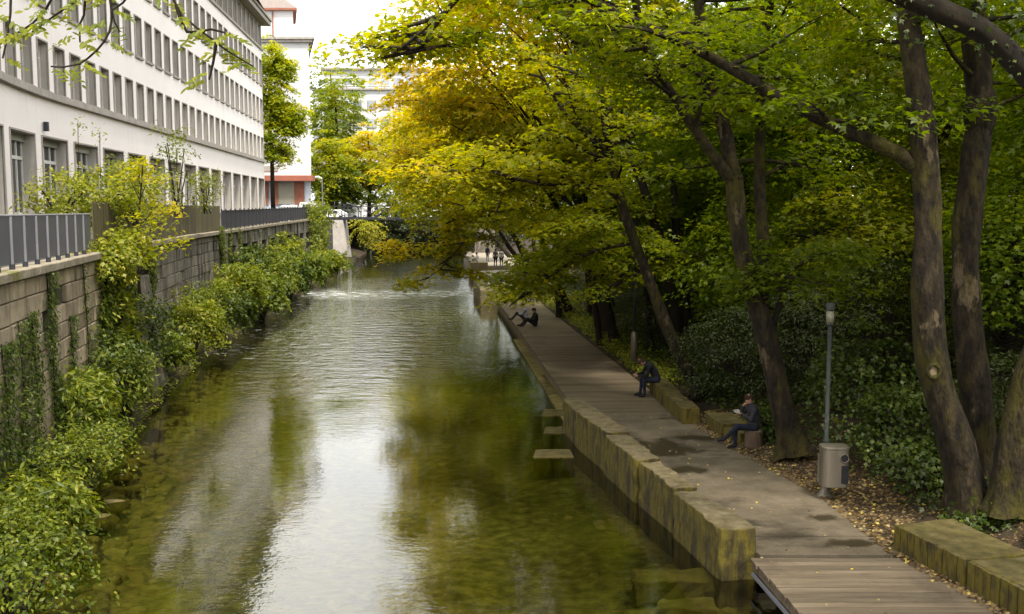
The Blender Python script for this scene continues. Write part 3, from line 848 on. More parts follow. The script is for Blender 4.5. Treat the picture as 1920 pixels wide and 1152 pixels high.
def window_mesh(w, h, kind):
    """frame in local x (along), y (out), z (up); origin bottom centre of the opening on the wall face"""
    f = MB()
    bt = 0.07
    # stone surround, proud of the wall
    for (cx, cz, sx, sz) in ((-w/2-bt/2, h/2, bt, h+2*bt), (w/2+bt/2, h/2, bt, h+2*bt), (0, h+bt/2, w, bt)):
        f.box((cx, 0.0, cz), (sx, 0.09, sz), 0, 0)
    # casement
    yc = -RD+0.05
    fr = 0.07
    for (cx, cz, sx, sz) in ((-w/2+fr/2, h/2, fr, h), (w/2-fr/2, h/2, fr, h), (0, h-fr/2, w-2*fr, fr), (0, fr/2, w-2*fr, fr)):
        f.box((cx, yc, cz), (sx, 0.06, sz), 0, 1)
    if kind == 'upper':
        f.box((0, yc, h/2), (0.09, 0.07, h-2*fr), 0, 1); f.box((0, yc, h*0.68), (w-2*fr, 0.05, 0.06), 0, 1)
    elif kind == 'ground':
        for q in (-w/4, 0, w/4): f.box((q, yc, h/2-0.1), (0.08, 0.07, h-0.2-2*fr), 0, 1)
        f.box((0, yc+0.005, h*0.70), (w-2*fr, 0.07, 0.14), 0, 1)
        f.box((0, yc+0.06, h-0.16), (w-0.02, 0.16, 0.30), 0, 2)
    else:
        f.box((0, yc, h/2), (0.08, 0.07, h-2*fr), 0, 1)
    me = f.mesh("window", [M_stone_trim, M_frame, M_blind])
    g = MB().box((0, -RD+0.02, h/2), (w-0.02, 0.012, h-0.02)).mesh("pane", M_glass)
    s = MB().box((0, 0.03, -0.07), (w+0.24, 0.20, 0.13)).mesh("sill", M_stone_trim)
    hb = h*0.55
    bl = MB().box((0, -RD+0.034, h-hb/2), (w-0.16, 0.008, hb-0.1)).mesh("blind", M_blind)
    return me, g, s, bl
wm_cache = {}
def add_window(a, t, n, mid, z, w, h, kind):
    k = (w, round(h, 2), kind)
    if k not in wm_cache: wm_cache[k] = window_mesh(w, h, kind)
    me, g, s, bl = wm_cache[k]
    p = a+t*mid
    rz = math.atan2(t.y, t.x)
    o = link("window", me, bld, (p.x, p.y, z)); o.rotation_euler = (0, 0, rz)
    for nm, m_ in (("pane", g), ("sill", s), ("blind", bl)):
        if nm == "blind" and (kind == 'ground' or random.random() < 0.45): continue
        if nm == "sill" and kind == 'attic': continue
        c = bpy.data.objects.new(nm, m_); COL.objects.link(c); c.parent = o
for i in range(NB):
    b, a = nodes[i], nodes[i+1]              # a nearer, b farther
    t = (b-a).normalized(); L = (b-a).length
    n = Vector((t.y, -t.x, 0))
    # local x of the window runs along -t so that local y points out: use t reversed frame
    for r, (h0, h1) in enumerate(ROWS):
        z0 = 11.5 if r == 0 else ROWS[r-1][1]+0.6
        z1 = ROWS[r][1]+0.6 if r < 2 else 22.1
        hole_strip(wall, a, t, n, L, z0, z1, L/2-WW/2, L/2+WW/2, h0+ (0.001 if r == 0 else 0), h1, RD)
        add_window(b, -t, n, L/2, h0, WW, h1-h0, 'upper')
    hole_strip(attic, a, t, n, L, 22.1, 24.5, L/2-0.68, L/2+0.68, ATT[0], ATT[1], RD)
    add_window(b, -t, n, L/2, ATT[0], 1.36, ATT[1]-ATT[0], 'attic')
    wall.quad(P3(a,t,0,9.75), P3(a,t,L,9.75), P3(a,t,L,11.5), P3(a,t,0,11.5))
for i in range(0, NB-1, 2):
    b, a = nodes[i], nodes[i+2]
    t = (b-a).normalized(); L = (b-a).length
    n = Vector((t.y, -t.x, 0))
    hole_strip(wall, a, t, n, L, 5.0, 9.75, L/2-1.58, L/2+1.58, 6.35, 9.55, 0.55)
    RD_old = RD; RD = 0.55
    add_window(b, -t, n, L/2, 6.35, 3.16, 3.2, 'ground')
    RD = RD_old
# end wall, back, roof
a, b = nodes[-1], nodes[0]
back = Vector((-14, 0, 0))
wall.quad((b.x, b.y, 5), tuple((b+back).xy)+(5,), tuple((b+back).xy)+(24.5,), (b.x, b.y, 24.5))
wall.quad(tuple((b+back).xy)+(5,), tuple((a+back).xy)+(5,), tuple((a+back).xy)+(24.5,), tuple((b+back).xy)+(24.5,))
wall.quad(tuple((a+back).xy)+(5,), (a.x, a.y, 5), (a.x, a.y, 24.5), tuple((a+back).xy)+(24.5,))
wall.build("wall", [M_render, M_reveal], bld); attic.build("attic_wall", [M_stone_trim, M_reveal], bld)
def ledge(name, z0, z1, out, mat_, inn=0.05, y_end=0.0):
    mb = MB()
    for i in range(NB):
        b, a = nodes[i], nodes[i+1]
        t = (b-a).normalized(); n = Vector((t.y, -t.x, 0))
        b2 = b+t*(out*0.8 if i == 0 else 0)
        mb.prism([tuple((a+n*out).xy), tuple((b2+n*out).xy), tuple((b2-n*inn).xy), tuple((a-n*inn).xy)], z0, z1)
    mb.build(name, mat_, bld)
ledge("string_course", 11.18, 11.46, 0.22, M_stone_trim)
ledge("attic_ledge", 21.98, 22.16, 0.16, M_stone_trim)
ledge("cornice", 24.45, 24.85, 0.85, M_stone_trim, 0.5)
ledge("gutter", 24.86, 25.1, 1.0, M_stone_trim, 0.6)
ledge("plinth", 5.1, 6.2, 0.05, M_stone_trim)
rf = MB()
rf.add([tuple((a+Vector((0.8, 0, 0))).xy)+(25.1,), tuple((b+Vector((0.8, 0.6, 0))).xy)+(25.1,), tuple((b+back).xy)+(25.1,), tuple((a+back).xy)+(25.1,), tuple((a+back*0.5).xy)+(28.5,), tuple((b+back*0.5).xy)+(28.5,)],
       [(0,1,5,4), (3,4,5,2), (1,2,5), (0,4,3)])
M_roof = surf("grey_roof", [(0.3, (0.10, 0.085, 0.08)), (0.7, (0.16, 0.135, 0.125))], 3, 0.9, 0.3, 20)
rf.build("roof", M_roof, bld)
# wall lamp on the facade
p = at(93, 233, 42.0)
MB().box((FAC(42)+0.1, 42, 9.98), (0.18, 0.14, 0.38)).build("wall_lamp", M_dark_metal, bld)

# ------------------------------------------------------------------ white tower house at the end of the street
M_red = surf("red_canopy", [(0.3, (0.26, 0.085, 0.055)), (0.7, (0.31, 0.105, 0.07))], 1, 0.7, 0)
M_brown = surf("brown_wood_trim", [(0.3, (0.20, 0.075, 0.045)), (0.7, (0.28, 0.11, 0.07))], 2, 0.7, 0)
M_tile = surf("roof_tile", [(0.3, (0.15, 0.125, 0.115)), (0.7, (0.22, 0.185, 0.165))], 4, 0.9, 0.3, 20)
tw = empty("tower_house", (-29, 122, 5.2), "plain white tower house with red canopy at the end of the street", "building")
MB().prism([(-36, 118), (-23.6, 118), (-26.6, 130), (-38.5, 130)], 10.5, 25.9).build("wall", M_render_white, tw)
MB().prism([(-36.5, 117.6), (-23.1, 117.6), (-26.2, 130.4), (-39, 130.4)], 25.9, 26.2).build("cornice", M_stone_trim, tw)
MB().prism([(-36.7, 117.4), (-22.8, 117.4), (-26.0, 130.6), (-39.2, 130.6)], 26.22, 26.5).build("gutter", M_stone_trim, tw)
MB().prism([(-34.5, 121), (-26.0, 121), (-28.0, 129), (-36.5, 129)], 26.5, 30.08).build("penthouse", M_render_white, tw)
MB().prism([(-35, 120.5), (-25.4, 120.5), (-27.5, 129.5), (-37, 129.5)], 30.09, 30.32).build("eaves", M_brown, tw)
mb = MB(); mb.add([(-35, 120.5, 30.33), (-25.4, 120.5, 30.33), (-27.5, 129.5, 30.33), (-37, 129.5, 30.33), (-33, 125, 33.4), (-29.4, 125, 33.4)], [(0,1,5,4),(1,2,5),(2,3,4,5),(3,0,4),(0,3,2,1)]); mb.build("roof", M_tile, tw)
MB().tube([(-28.4, 120.9, 26.6), (-28.4, 120.9, 30.0)], 0.09, 6).build("downpipe", M_brown, tw)
MB().box((-29.8, 117.5, 10.25), (13.2, 1.5, 0.62)).build("red_canopy", M_red, tw)
MB().box((-29.3, 118.0, 11.4), (3.6, 0.2, 0.6)).build("vent_panel", M_stone_trim, tw)
MB().prism([(-36, 118.2), (-23.7, 118.2), (-26.5, 129.8), (-38, 129.8)], 5.1, 10.45).build("shop_wall", surf("blue_grey_render", [(0.3, (0.46, 0.50, 0.58)), (0.7, (0.55, 0.59, 0.66))], 1, 0.8, 0), tw)
for cx, ww in ((-28.9, 0.35), (-28.0, 0.9), (-25.2, 0.9), (-24.6, 0.25)):
    MB().box((cx, 118.12, 8.5), (ww, 0.14, 2.7)).build("door_frame", M_brown, tw)
MB().box((-26.6, 118.15, 8.6), (1.9, 0.08, 2.4)).build("shop_window", surf("dull_blind", [(0.3, (0.26, 0.25, 0.19)), (0.7, (0.32, 0.30, 0.24))], 1, 0.6, 0), tw)
for cz in (7.3,): MB().box((-26.6, 118.1, cz), (2.0, 0.16, 0.1)).build("window_sill", M_stone_trim, tw)
# far white block
fb = empty("apartment_block", (-20, 200, 5.2), "distant white flat roofed block behind the trees", "building")
MB().box((-24, 196, 17), (27, 12, 24)).build("wall", M_render_white, fb)
MB().box((-23, 197.5, 31.0), (25.5, 10, 4.1)).build("top_storey", M_render_white, fb)
MB().box((-23, 197.2, 33.2), (26.4, 11, 0.3)).build("roof", M_stone_trim, fb)
MB().box((-24, 195.8, 29.15), (27.6, 12.6, 0.28)).build("ledge", M_stone_trim, fb)
M_bluegl = surf("blue_grey_glass", [(0.3, (0.20, 0.23, 0.27)), (0.7, (0.32, 0.36, 0.42))], 0.4, 0.2, 0, rnd=0.3)
for k in range(10):
    cx = -33.5+k*2.35
    o = MB().box((cx, 192.4, 30.9), (1.9, 0.14, 1.7)).build("window", M_frame, fb)
    MB().box((cx, 192.32, 30.9), (1.6, 0.06, 1.4)).build("pane", M_bluegl, o, loc=wloc(fb))
for r in range(3):
    for k in range(9):
        cx = -34.5+k*2.7
        o = MB().box((cx, 189.95, 26.2-r*3.4), (1.7, 0.14, 1.8)).build("window", M_stone_trim, fb)
        MB().box((cx, 189.86, 26.2-r*3.4), (1.4, 0.06, 1.5)).build("pane", M_bluegl, o, loc=wloc(fb))
# building glimpsed above the right bank
rb = empty("street_house", (40, 62, 5.4), "warm plastered house glimpsed through leaves above the right bank", "building")
M_warm = surf("warm_plaster", [(0.3, (0.42, 0.30, 0.24)), (0.7, (0.50, 0.37, 0.30))], 0.5, 0.9, 0.1)
MB().box((44, 62, 12), (14, 60, 14)).build("wall", M_warm, rb)
MB().box((44, 62, 19.3), (15, 61, 0.6)).build("roof", M_tile, rb)
for k in range(16):
    for r in range(4):
        cy = 36+k*3.4; cz = 7.2+r*3.2
        o = MB().box((36.96, cy, cz), (0.14, 1.4, 1.9)).build("window", M_frame, rb)
        MB().box((36.9, cy, cz), (0.06, 1.15, 1.6)).build("pane", M_bluegl, o, loc=wloc(rb))

# ------------------------------------------------------------------ footbridge
fbz = 5.45
YB = 133.0
br = empty("footbridge", (-16, YB, 5.2), "dark steel truss footbridge crossing the river in the distance", "bridge")
x0b, x1b = -24.6, -5.0
MB().box(((x0b+x1b)/2, YB, fbz), (x1b-x0b, 2.4, 0.38)).build("deck", M_dark_metal, br)
for sy in (-1.15, 1.15):
    for zz in (7.05, 6.4):
        MB().box(((x0b+x1b)/2, YB+sy, zz), (x1b-x0b, 0.08, 0.10 if zz > 7 else 0.05)).build("rail", M_dark_metal, br)
    k = 9
    for i in range(k+1):
        x = x0b+(x1b-x0b)*i/k
        MB().box((x, YB+sy, 6.35), (0.11, 0.11, 1.45)).build("post", M_dark_metal, br)
        if i < k:
            x2 = x0b+(x1b-x0b)*(i+1)/k
            a_, b_ = ((x, YB+sy, 7.0), (x2, YB+sy, 5.7)) if i % 2 == 0 else ((x, YB+sy, 5.7), (x2, YB+sy, 7.0))
            MB().tube([a_, b_], 0.045, 4).build("brace", M_dark_metal, br)
mb = MB()
pz = [(-0.6, 1.75), (5.24, 1.25)]
mb.add([(-25.0, 131.4, -0.6), (-21.6, 131.4, -0.6), (-21.6, 135, -0.6), (-25.0, 135, -0.6), (-24.6, 131.8, 5.24), (-22.3, 131.8, 5.24), (-22.3, 135, 5.24), (-24.6, 135, 5.24)],
       [(0,3,2,1),(4,5,6,7),(0,1,5,4),(1,2,6,5),(2,3,7,6),(3,0,4,7)])
M_pier = surf("pale_pier", [(0.3, (0.36, 0.33, 0.31)), (0.7, (0.52, 0.48, 0.46))], 0.8, 0.9, 0.2, stain=((0.22, 0.20, 0.15), 0.9, 0.5, 0.7, (1, 1, 0.2)))
mb.build("pier", M_pier, br)
MB().box((-3.6, YB+0.5, 2.4), (2.6, 4.2, 5.6)).build("abutment", M_stone_old, br)
# dark quay wall behind the bridge
o = MB().box((-16, 158, 2.3), (40, 1.0, 5.4)).build("quay_wall", M_bark_dark, None)
tag(o, "dark quay wall closing the river behind the footbridge", "wall")

# ------------------------------------------------------------------ things in the street at the end of the building
M_bin_green = surf("green_plastic", [(0.3, (0.018, 0.055, 0.030)), (0.7, (0.026, 0.075, 0.042))], 2, 0.5, 0)
M_white_paint = surf("white_paint", [(0.3, (0.66, 0.66, 0.67)), (0.7, (0.74, 0.74, 0.75))], 1, 0.4, 0)
M_tyre = surf("tyre_rubber", [(0.3, (0.012, 0.012, 0.012)), (0.7, (0.02, 0.02, 0.02))], 3, 0.8, 0)
M_bag = surf("pale_sack", [(0.3, (0.55, 0.53, 0.54)), (0.7, (0.72, 0.70, 0.71))], 2, 0.5, 0.2)
def container(c, label, lidmat):
    root = empty("waste_container", c, label, "container", "waste containers at the street end")
    x, y, z = c
    MB().add([(x-0.6, y-0.45, z+0.2), (x+0.6, y-0.45, z+0.2), (x+0.6, y+0.45, z+0.2), (x-0.6, y+0.45, z+0.2), (x-0.72, y-0.55, z+1.2), (x+0.72, y-0.55, z+1.2), (x+0.72, y+0.55, z+1.2), (x-0.72, y+0.55, z+1.2)],
             [(0,3,2,1),(4,5,6,7),(0,1,5,4),(1,2,6,5),(2,3,7,6),(3,0,4,7)]).build("body", M_bin_green, root)
    mb = MB(); mb.lathe((x, y, z+1.2), [(0.80, 0), (0.78, 0.10), (0.55, 0.24), (0.2, 0.30)], 12, 0, 0.95, 0.75); mb.build("lid", lidmat, root, True)
    for sx in (-0.5, 0.5):
        for sy in (-0.35, 0.35):
            MB().lathe((x+sx, y+sy, z), [(0.05, 0), (0.1, 0.05), (0.1, 0.15), (0.05, 0.2)], 8).build("wheel", M_tyre, root)
p = at(527, 372, 112); container((p.x, 112, 5.15), "dark green waste container beside the street tree, left of the pair", M_bin_green)
p = at(556, 372, 112); container((p.x, 112, 5.15), "green waste container heaped with pale sacks, right of the pair", M_bag)
for i, (px, lab) in enumerate(((533, "pale plastic sack lying on the left green container"), (548, "big pale sack between the two green containers"))):
    p = at(px, 370, 111.9)
    P, fs = stone_verts(0.5, 0.6, 300+i)
    tag(MB().add([(p.x+q[0]*1.3, 112+q[1]*0.8, 6.84+q[2]) for q in P], fs).build("sack", M_bag, None, True), lab, "sack")
def vehicle(px, Y, Lx, h, label, name, cab=0.55):
    p = at(px, 380, Y); x, z = p.x, 5.16
    root = empty(name, (x, Y, z), label, "van" if h > 1.8 else "car")
    prof = [(-Lx/2, 0.35), (Lx/2, 0.35), (Lx/2, 0.95), (Lx/2-0.25, 1.05), (Lx/2-0.9, h), (-Lx/2+0.25, h), (-Lx/2, h*0.6)]
    n_ = len(prof)
    mb = MB()
    mb.add([(x+q[0], Y-0.85, z+q[1]) for q in prof]+[(x+q[0], Y+0.85, z+q[1]) for q in prof], [tuple(range(n_)), tuple(range(n_, 2*n_))[::-1]]+[(i, n_+i, n_+(i+1) % n_, (i+1) % n_) for i in range(n_)])
    mb.build("body", M_white_paint, root, bevel=0.06)
    for k in range(3):
        MB().box((x-Lx/2+0.7+k*(Lx-1.8)/2.6, Y-0.86, z+h*0.76), ((Lx-1.8)/3, 0.02, h*0.26)).build("window", M_glass, root)
    for sx in (-Lx/2+0.7, Lx/2-0.75):
        MB().add([(x+sx+0.33*math.cos(a_*math.pi/6), Y-0.88+d_, z+0.33+0.33*math.sin(a_*math.pi/6)) for d_ in (0, 0.2) for a_ in range(12)], [tuple(range(12))[::-1], tuple(range(12, 24))]+[(k, (k+1) % 12, 12+(k+1) % 12, 12+k) for k in range(12)]).build("wheel", M_tyre, root)
vehicle(582, 117, 2.6, 2.3, "small white van parked at the tower house corner", "parked_van")
vehicle(626, 140, 3.6, 1.45, "white car parked beyond the left end of the footbridge", "parked_car")
vehicle(655, 152, 3.4, 2.4, "white van half hidden in trees behind the footbridge", "parked_van")
# far street lamp
p = at(604, 340, 120)
sl = empty("street_lamp", (p.x, 120, 5.15), "slim far street lamp beside the white tower house", "street lamp")
MB().tube([(p.x, 120, 5.15), (p.x, 120, 10.3)], 0.07, 6).build("pole", M_fence_post, sl)
MB().tube([(p.x, 120, 10.3), (p.x-0.4, 120, 10.5), (p.x-1.1, 120, 10.45)], [0.06, 0.12, 0.08], 6).build("lamp_head", M_white_paint, sl)
# ------------------------------------------------------------------ leaves
TPL = {   # (along, across, up) of the outline, triangles
    "maple": (np.array([(-0.45, 0, 0.0), (0.05, 0.50, -0.10), (0.12, 0.16, 0.04), (0.58, 0, -0.10), (0.12, -0.16, 0.04), (0.05, -0.50, -0.10)]),
              np.array([(0, 2, 1), (0, 3, 2), (0, 4, 3), (0, 5, 4)])),
    "oval": (np.array([(-0.5, 0, 0), (-0.1, 0.26, 0.05), (0.5, 0, -0.06), (-0.1, -0.26, 0.05)]), np.array([(0, 2, 1), (0, 3, 2)])),
    "needle": (np.array([(-0.5, 0, 0), (-0.1, 0.16, 0.04), (0.5, 0, -0.08), (-0.1, -0.16, 0.04)]), np.array([(0, 2, 1), (0, 3, 2)])),
    "leaflet": (np.array([(-0.5, 0, 0), (-0.2, 0.17, 0.03), (0.2, 0.16, 0.02), (0.5, 0, -0.05), (0.2, -0.16, 0.02), (-0.2, -0.17, 0.03)]),
                np.array([(0, 2, 1), (0, 3, 2), (0, 4, 3), (0, 5, 4)])),
}
def unit(a):
    return a/np.maximum(np.linalg.norm(a, axis=1, keepdims=True), 1e-9)
def leaf_obj(name, C, N, U, size, hue, mat_, parent, tpl="maple", loc=None):
    """one mesh of many single leaves: centres, normals, tip directions, sizes, hue values"""
    C = np.asarray(C, float); n = len(C)
    N = unit(np.asarray(N, float))
    U = np.asarray(U, float); U = unit(U-N*np.sum(U*N, axis=1, keepdims=True))
    B = np.cross(N, U)
    T, tri = TPL[tpl]
    k, q = len(T), len(tri)
    s = np.asarray(size, float).reshape(n, 1, 1)
    V = C[:, None, :]+s*(T[None, :, 0:1]*U[:, None, :]+T[None, :, 1:2]*B[:, None, :]+T[None, :, 2:3]*N[:, None, :])
    org = np.array(wloc(parent) if loc is None else loc)
    V = (V-org).reshape(-1, 3)
    I = (tri[None]+(np.arange(n)*k)[:, None, None]).reshape(-1)
    me = bpy.data.meshes.new(name)
    me.vertices.add(n*k); me.vertices.foreach_set("co", V.astype(np.float32).ravel())
    me.loops.add(n*q*3); me.loops.foreach_set("vertex_index", I.astype(np.int32))
    me.polygons.add(n*q); me.polygons.foreach_set("loop_start", np.arange(0, n*q*3, 3, dtype=np.int32))
    at_ = me.attributes.new("hue", 'FLOAT', 'FACE')
    at_.data.foreach_set("value", np.repeat(np.clip(hue, 0, 1), q).astype(np.float32))
    me.materials.append(mat_)
    me.update(calc_edges=True)
    return link(name, me, parent, tuple(org))

class Cloud:
    """collects leaves"""
    def __init__(s): s.C, s.N, s.U, s.S, s.H = [], [], [], [], []
    def spray(s, c, out, r, n, size, hue, tilt=0.35, flat=0.10, hvar=0.07, up=1.0, rag=0.35):
        """a flat, layered spray of leaves round c, leaning to the unit vector out"""
        c = np.asarray(c, float); o = np.asarray(out, float)
        nrm = np.array([0, 0, up])+tilt*o; nrm /= np.linalg.norm(nrm)
        u = np.cross(nrm, [0.3, 0.9, 0.1]); u /= np.linalg.norm(u); v = np.cross(nrm, u)
        rr = r*np.sqrt(rng.random(n)); a = rng.random(n)*2*np.pi
        p = c+(rr*np.cos(a))[:, None]*u+(rr*np.sin(a))[:, None]*v+(rng.normal(0, flat, n)-0.18*(rr/r)**2*r)[:, None]*np.array([0, 0, 1.0])
        s.C.append(p); s.N.append(nrm+rng.normal(0, rag, (n, 3)))
        tip = unit(p-c+rng.normal(0, 0.25*r, (n, 3)))+np.array([0, 0, -0.25])
        s.U.append(tip); s.S.append(size*rng.uniform(0.65, 1.25, n)); s.H.append(hue+rng.normal(0, hvar, n))
    def raw(s, p, nrm, tip, size, hue):
        s.C.append(p); s.N.append(nrm); s.U.append(tip); s.S.append(size); s.H.append(hue)
    def count(s): return sum(len(c) for c in s.C)
    def build(s, name, mat_, parent, tpl="maple"):
        return leaf_obj(name, np.concatenate(s.C), np.concatenate(s.N), np.concatenate(s.U), np.concatenate(s.S), np.concatenate(s.H), mat_, parent, tpl)

def smooth_path(pts, step=0.5, jit=0.0):
    pts = [Vector(p) for p in pts]
    out = []
    n = len(pts)
    for i in range(n-1):
        p0, p1, p2, p3 = pts[max(i-1, 0)], pts[i], pts[i+1], pts[min(i+2, n-1)]
        k = max(2, int((p2-p1).length/step))
        for j in range(k):
            t = j/k
            q = 0.5*((2*p1)+(p2-p0)*t+(2*p0-5*p1+4*p2-p3)*t*t+(3*p1-p0-3*p2+p3)*t*t*t)
            if jit and (i or j): q += Vector((random.uniform(-jit, jit), random.uniform(-jit, jit), random.uniform(-jit, jit)))
            out.append(q)
    out.append(pts[-1])
    return out

def hue_at(p, base, k=0.0):
    """leaves turn yellow on the river side of the canopy"""
    return base+k*max(-1.2, min(1.2, -p[0]/6.0))+(0.012*(p[2]-10) if k else 0)

def bough(wood, cl, p0, d, L, r0, hue, leaf=0.17, twigs=6, per=16, droop=0.25, sides=5):
    """a side branch with leafy twigs"""
    d = Vector(d).normalized()
    pts = [Vector(p0)]
    n = max(3, int(L/0.45))
    for i in range(n):
        t = i/n
        d = (d+Vector((random.gauss(0, 0.10), random.gauss(0, 0.10), random.gauss(0, 0.06)-droop*0.12*t*3/n*2))).normalized()
        pts.append(pts[-1]+d*(L/n))
    rad = [r0*(1-0.85*i/n) for i in range(n+1)]
    wood.tube(pts, rad, sides, 0, False)
    for k in range(twigs):
        t = 0.25+0.75*(k+random.random())/twigs
        i = min(n-1, int(t*n)); f = t*n-i
        c = pts[i].lerp(pts[i+1], min(1, f))
        side = Vector((-d.y, d.x, 0)).normalized()*random.choice((-1, 1))
        o = (d*0.5+side*random.uniform(0.4, 1.1)+Vector((0, 0, random.uniform(-0.1, 0.1)))).normalized()
        tl = random.uniform(0.4, 0.9)*(0.6+0.4*min(1.5, L/2.5))
        e = c+o*tl
        wood.tube([c, e], [r0*0.22+0.004, 0.004], 3, 0, False)
        cl.spray(e, tuple(o), random.uniform(0.45, 0.8), per, leaf, hue+random.gauss(0, 0.05), 0.25)
    cl.spray(pts[-1], tuple(d), 0.6, per, leaf, hue, 0.35)

def crown_fill(cl, c, r, n, hue, hk=0.0, leaf=0.2, per=42, sr=(0.7, 1.25), shell=0.45, low=-1.0, wood=None, root=None, hvar=0.07, gap=0.0):
    c = Vector(c)
    lobes = [(Vector((random.gauss(0, 1), random.gauss(0, 1), random.gauss(0, 1))).normalized(), random.uniform(0.72, 1.12)) for _ in range(9)]
    k = 0
    while k < n:
        d = Vector((random.gauss(0, 1), random.gauss(0, 1), random.gauss(0, 1))).normalized()
        if d.z < low: continue
        m = max(lobes, key=lambda q: q[0].dot(d))
        q = (shell+(1-shell)*random.random()**0.7)*(m[1] if m[0].dot(d) > 0.55 else 0.95)
        p = c+Vector((d.x*r[0]*q, d.y*r[1]*q, d.z*r[2]*q))
        if gap and hsh(p.x*0.6, p.z*0.8+p.y*0.3) > 1-gap: k += 1; continue
        cl.spray(p, tuple(d), random.uniform(*sr), per, leaf, hue_at(p, hue, hk)+random.gauss(0, 0.06)+0.06*d.z, 0.5, 0.12, hvar)
        if wood is not None and root is not None and k % 15 == 0:
            a = Vector(root)+(p-Vector(root))*0.25+Vector((0, 0, 0.3))
            mid = a.lerp(p, 0.55)+Vector((random.gauss(0, 0.6), random.gauss(0, 0.6), random.gauss(0.5, 0.3)))
            wood.tube(smooth_path([a, mid, p], 0.8), [0.05*(1-0.8*i/12) for i in range(40)], 4, 0, False)
        k += 1

def bark_tube(wood, pts, r0, r1, foot, sides):
    """a trunk with shallow ridges, swellings and a lobed root flare"""
    n = len(pts)
    ph = [random.uniform(0, 6.28) for _ in range(8)]
    ref, P = None, []
    for i, p in enumerate(pts):
        t = (pts[min(i+1, n-1)]-pts[max(i-1, 0)]).normalized()
        ref = t.orthogonal().normalized() if ref is None else (ref-t*ref.dot(t)).normalized()
        b = t.cross(ref)
        r = r0+(r1-r0)*(i/(n-1))**0.65
        h = (p-pts[0]).length
        r *= 1+0.05*math.sin(h*1.9+ph[0])+0.03*math.sin(h*4.3+ph[1])
        for k in range(sides):
            a = 2*math.pi*k/sides
            q = 1+0.05*math.sin(3*a+ph[2]+0.5*h)+0.035*math.sin(7*a+ph[3]+0.9*math.sin(h*1.3))+0.022*math.sin(13*a+ph[4]+h*2.0)+random.uniform(-0.018, 0.018)
            if foot:
                e = math.exp(-h/0.28)
                q *= 1+e*(0.22+0.45*max(0, math.sin(3*a+ph[5]))+0.18*math.sin(5*a+ph[6]))
            P.append(p+ref*(math.cos(a)*r*q)+b*(math.sin(a)*r*q))
    fs = [(i*sides+k, i*sides+(k+1) % sides, (i+1)*sides+(k+1) % sides, (i+1)*sides+k) for i in range(n-1) for k in range(sides)]
    fs.append(tuple((n-1)*sides+k for k in range(sides)))
    wood.add(P, fs)

def tree(label, base, trunk_paths, cat="tree", group=None, mat_=None, name="maple_tree"):
    root = empty(name, base, label, cat, group)
    wood = MB()
    for pts, r0, r1, sides in trunk_paths:
        sp = smooth_path(pts, 0.25 if r0 > 0.2 else 0.45, min(0.03, r1*0.2))
        n = len(sp)
        first = pts is trunk_paths[0][0]
        if r0 > 0.2: bark_tube(wood, smooth_path(pts, 0.13), r0, r1, first, int(sides*2.2))
        else: wood.tube(sp, [r0+(r1-r0)*(i/(n-1))**0.65 for i in range(n)], sides, 0, True, 0.05)
    return root, wood, Cloud()
def finish(root, wood, cl, mat_=None, leafm=None, tpl="maple"):
    wood.build("trunk", mat_ or M_bark, root, True)
    if cl.count(): cl.build("crown", leafm or M_leaf, root, tpl)

def A(*l): return [at(*q) for q in l]
def limb_boughs(wood, cl, path, n, t0, hue, hk, Lr=(1.4, 3.0), leaf=0.19, bias=(0, 0, 0), twigs=7, per=24, el=(0.0, 0.45)):
    sp = smooth_path(path, 0.4)
    for k in range(n):
        t = t0+(1-t0)*(k+random.random())/n
        i = min(len(sp)-2, int(t*(len(sp)-1)))
        p = sp[i]
        a = random.uniform(0, 2*math.pi)
        d = Vector((math.cos(a), math.sin(a), random.uniform(*el)))+Vector(bias)
        L = random.uniform(*Lr)
        bough(wood, cl, p, d, L, 0.035+0.012*L, hue_at(p+d*L, hue, hk), leaf, twigs, per)

def flare(base, r, wood, n=5):
    """root flare at the foot of a trunk"""
    for k in range(n):
        a = 2*math.pi*k/n+random.uniform(-0.3, 0.3)
        d = Vector((math.cos(a), math.sin(a), 0))
        b = Vector(base)
        wood.tube(smooth_path([b+Vector((0, 0, 0.7*r*2)), b+d*r*0.9+Vector((0, 0, 0.22)), b+d*r*2.0+Vector((0, 0, -0.12))], 0.2), [r*0.55, r*0.5, r*0.42, r*0.36, r*0.3, r*0.25, r*0.2, r*0.15, r*0.12, r*0.1, 0.03, 0.03, 0.03], 6, 0, False)

# T1: leaning maple by the second bench
Y = 30.6
t1 = [at(1312, 738, Y), at(1262, 640, Y), at(1212, 510, Y), at(1170, 395, Y-0.3), at(1142, 275, Y-0.6), at(1128, 180, Y-0.8), at(1108, 95, Y-1)]
b1 = [at(1148, 300, Y-0.5), at(1095, 250, Y-0.9), at(1050, 200, Y-1.3), at(1010, 130, Y-1.6)]
b2 = [at(1160, 372, Y-0.3), at(1105, 352, Y-0.8), at(1010, 345, Y-1.2), at(930, 325, Y-1.5), at(840, 318, Y-1.8), at(780, 340, Y-2)]
b3 = [at(1128, 300, Y-0.5), at(1040, 305, Y+0.4), at(960, 340, Y+1.0), at(930, 400, Y+1.4), at(895, 450, Y+1.6)]
b4 = [at(1195, 455, Y), at(1120, 470, Y+1), at(1060, 500, Y+2), at(1000, 540, Y+3), at(955, 575, Y+3.5)]
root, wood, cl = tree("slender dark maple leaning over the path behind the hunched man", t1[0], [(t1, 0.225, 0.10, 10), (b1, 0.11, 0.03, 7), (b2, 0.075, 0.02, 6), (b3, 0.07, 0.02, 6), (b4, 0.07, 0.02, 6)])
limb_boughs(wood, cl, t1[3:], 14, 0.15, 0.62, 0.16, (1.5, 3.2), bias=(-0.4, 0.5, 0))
limb_boughs(wood, cl, b1, 9, 0.2, 0.64, 0.14, (1.0, 2.4), bias=(0, 0.5, 0))
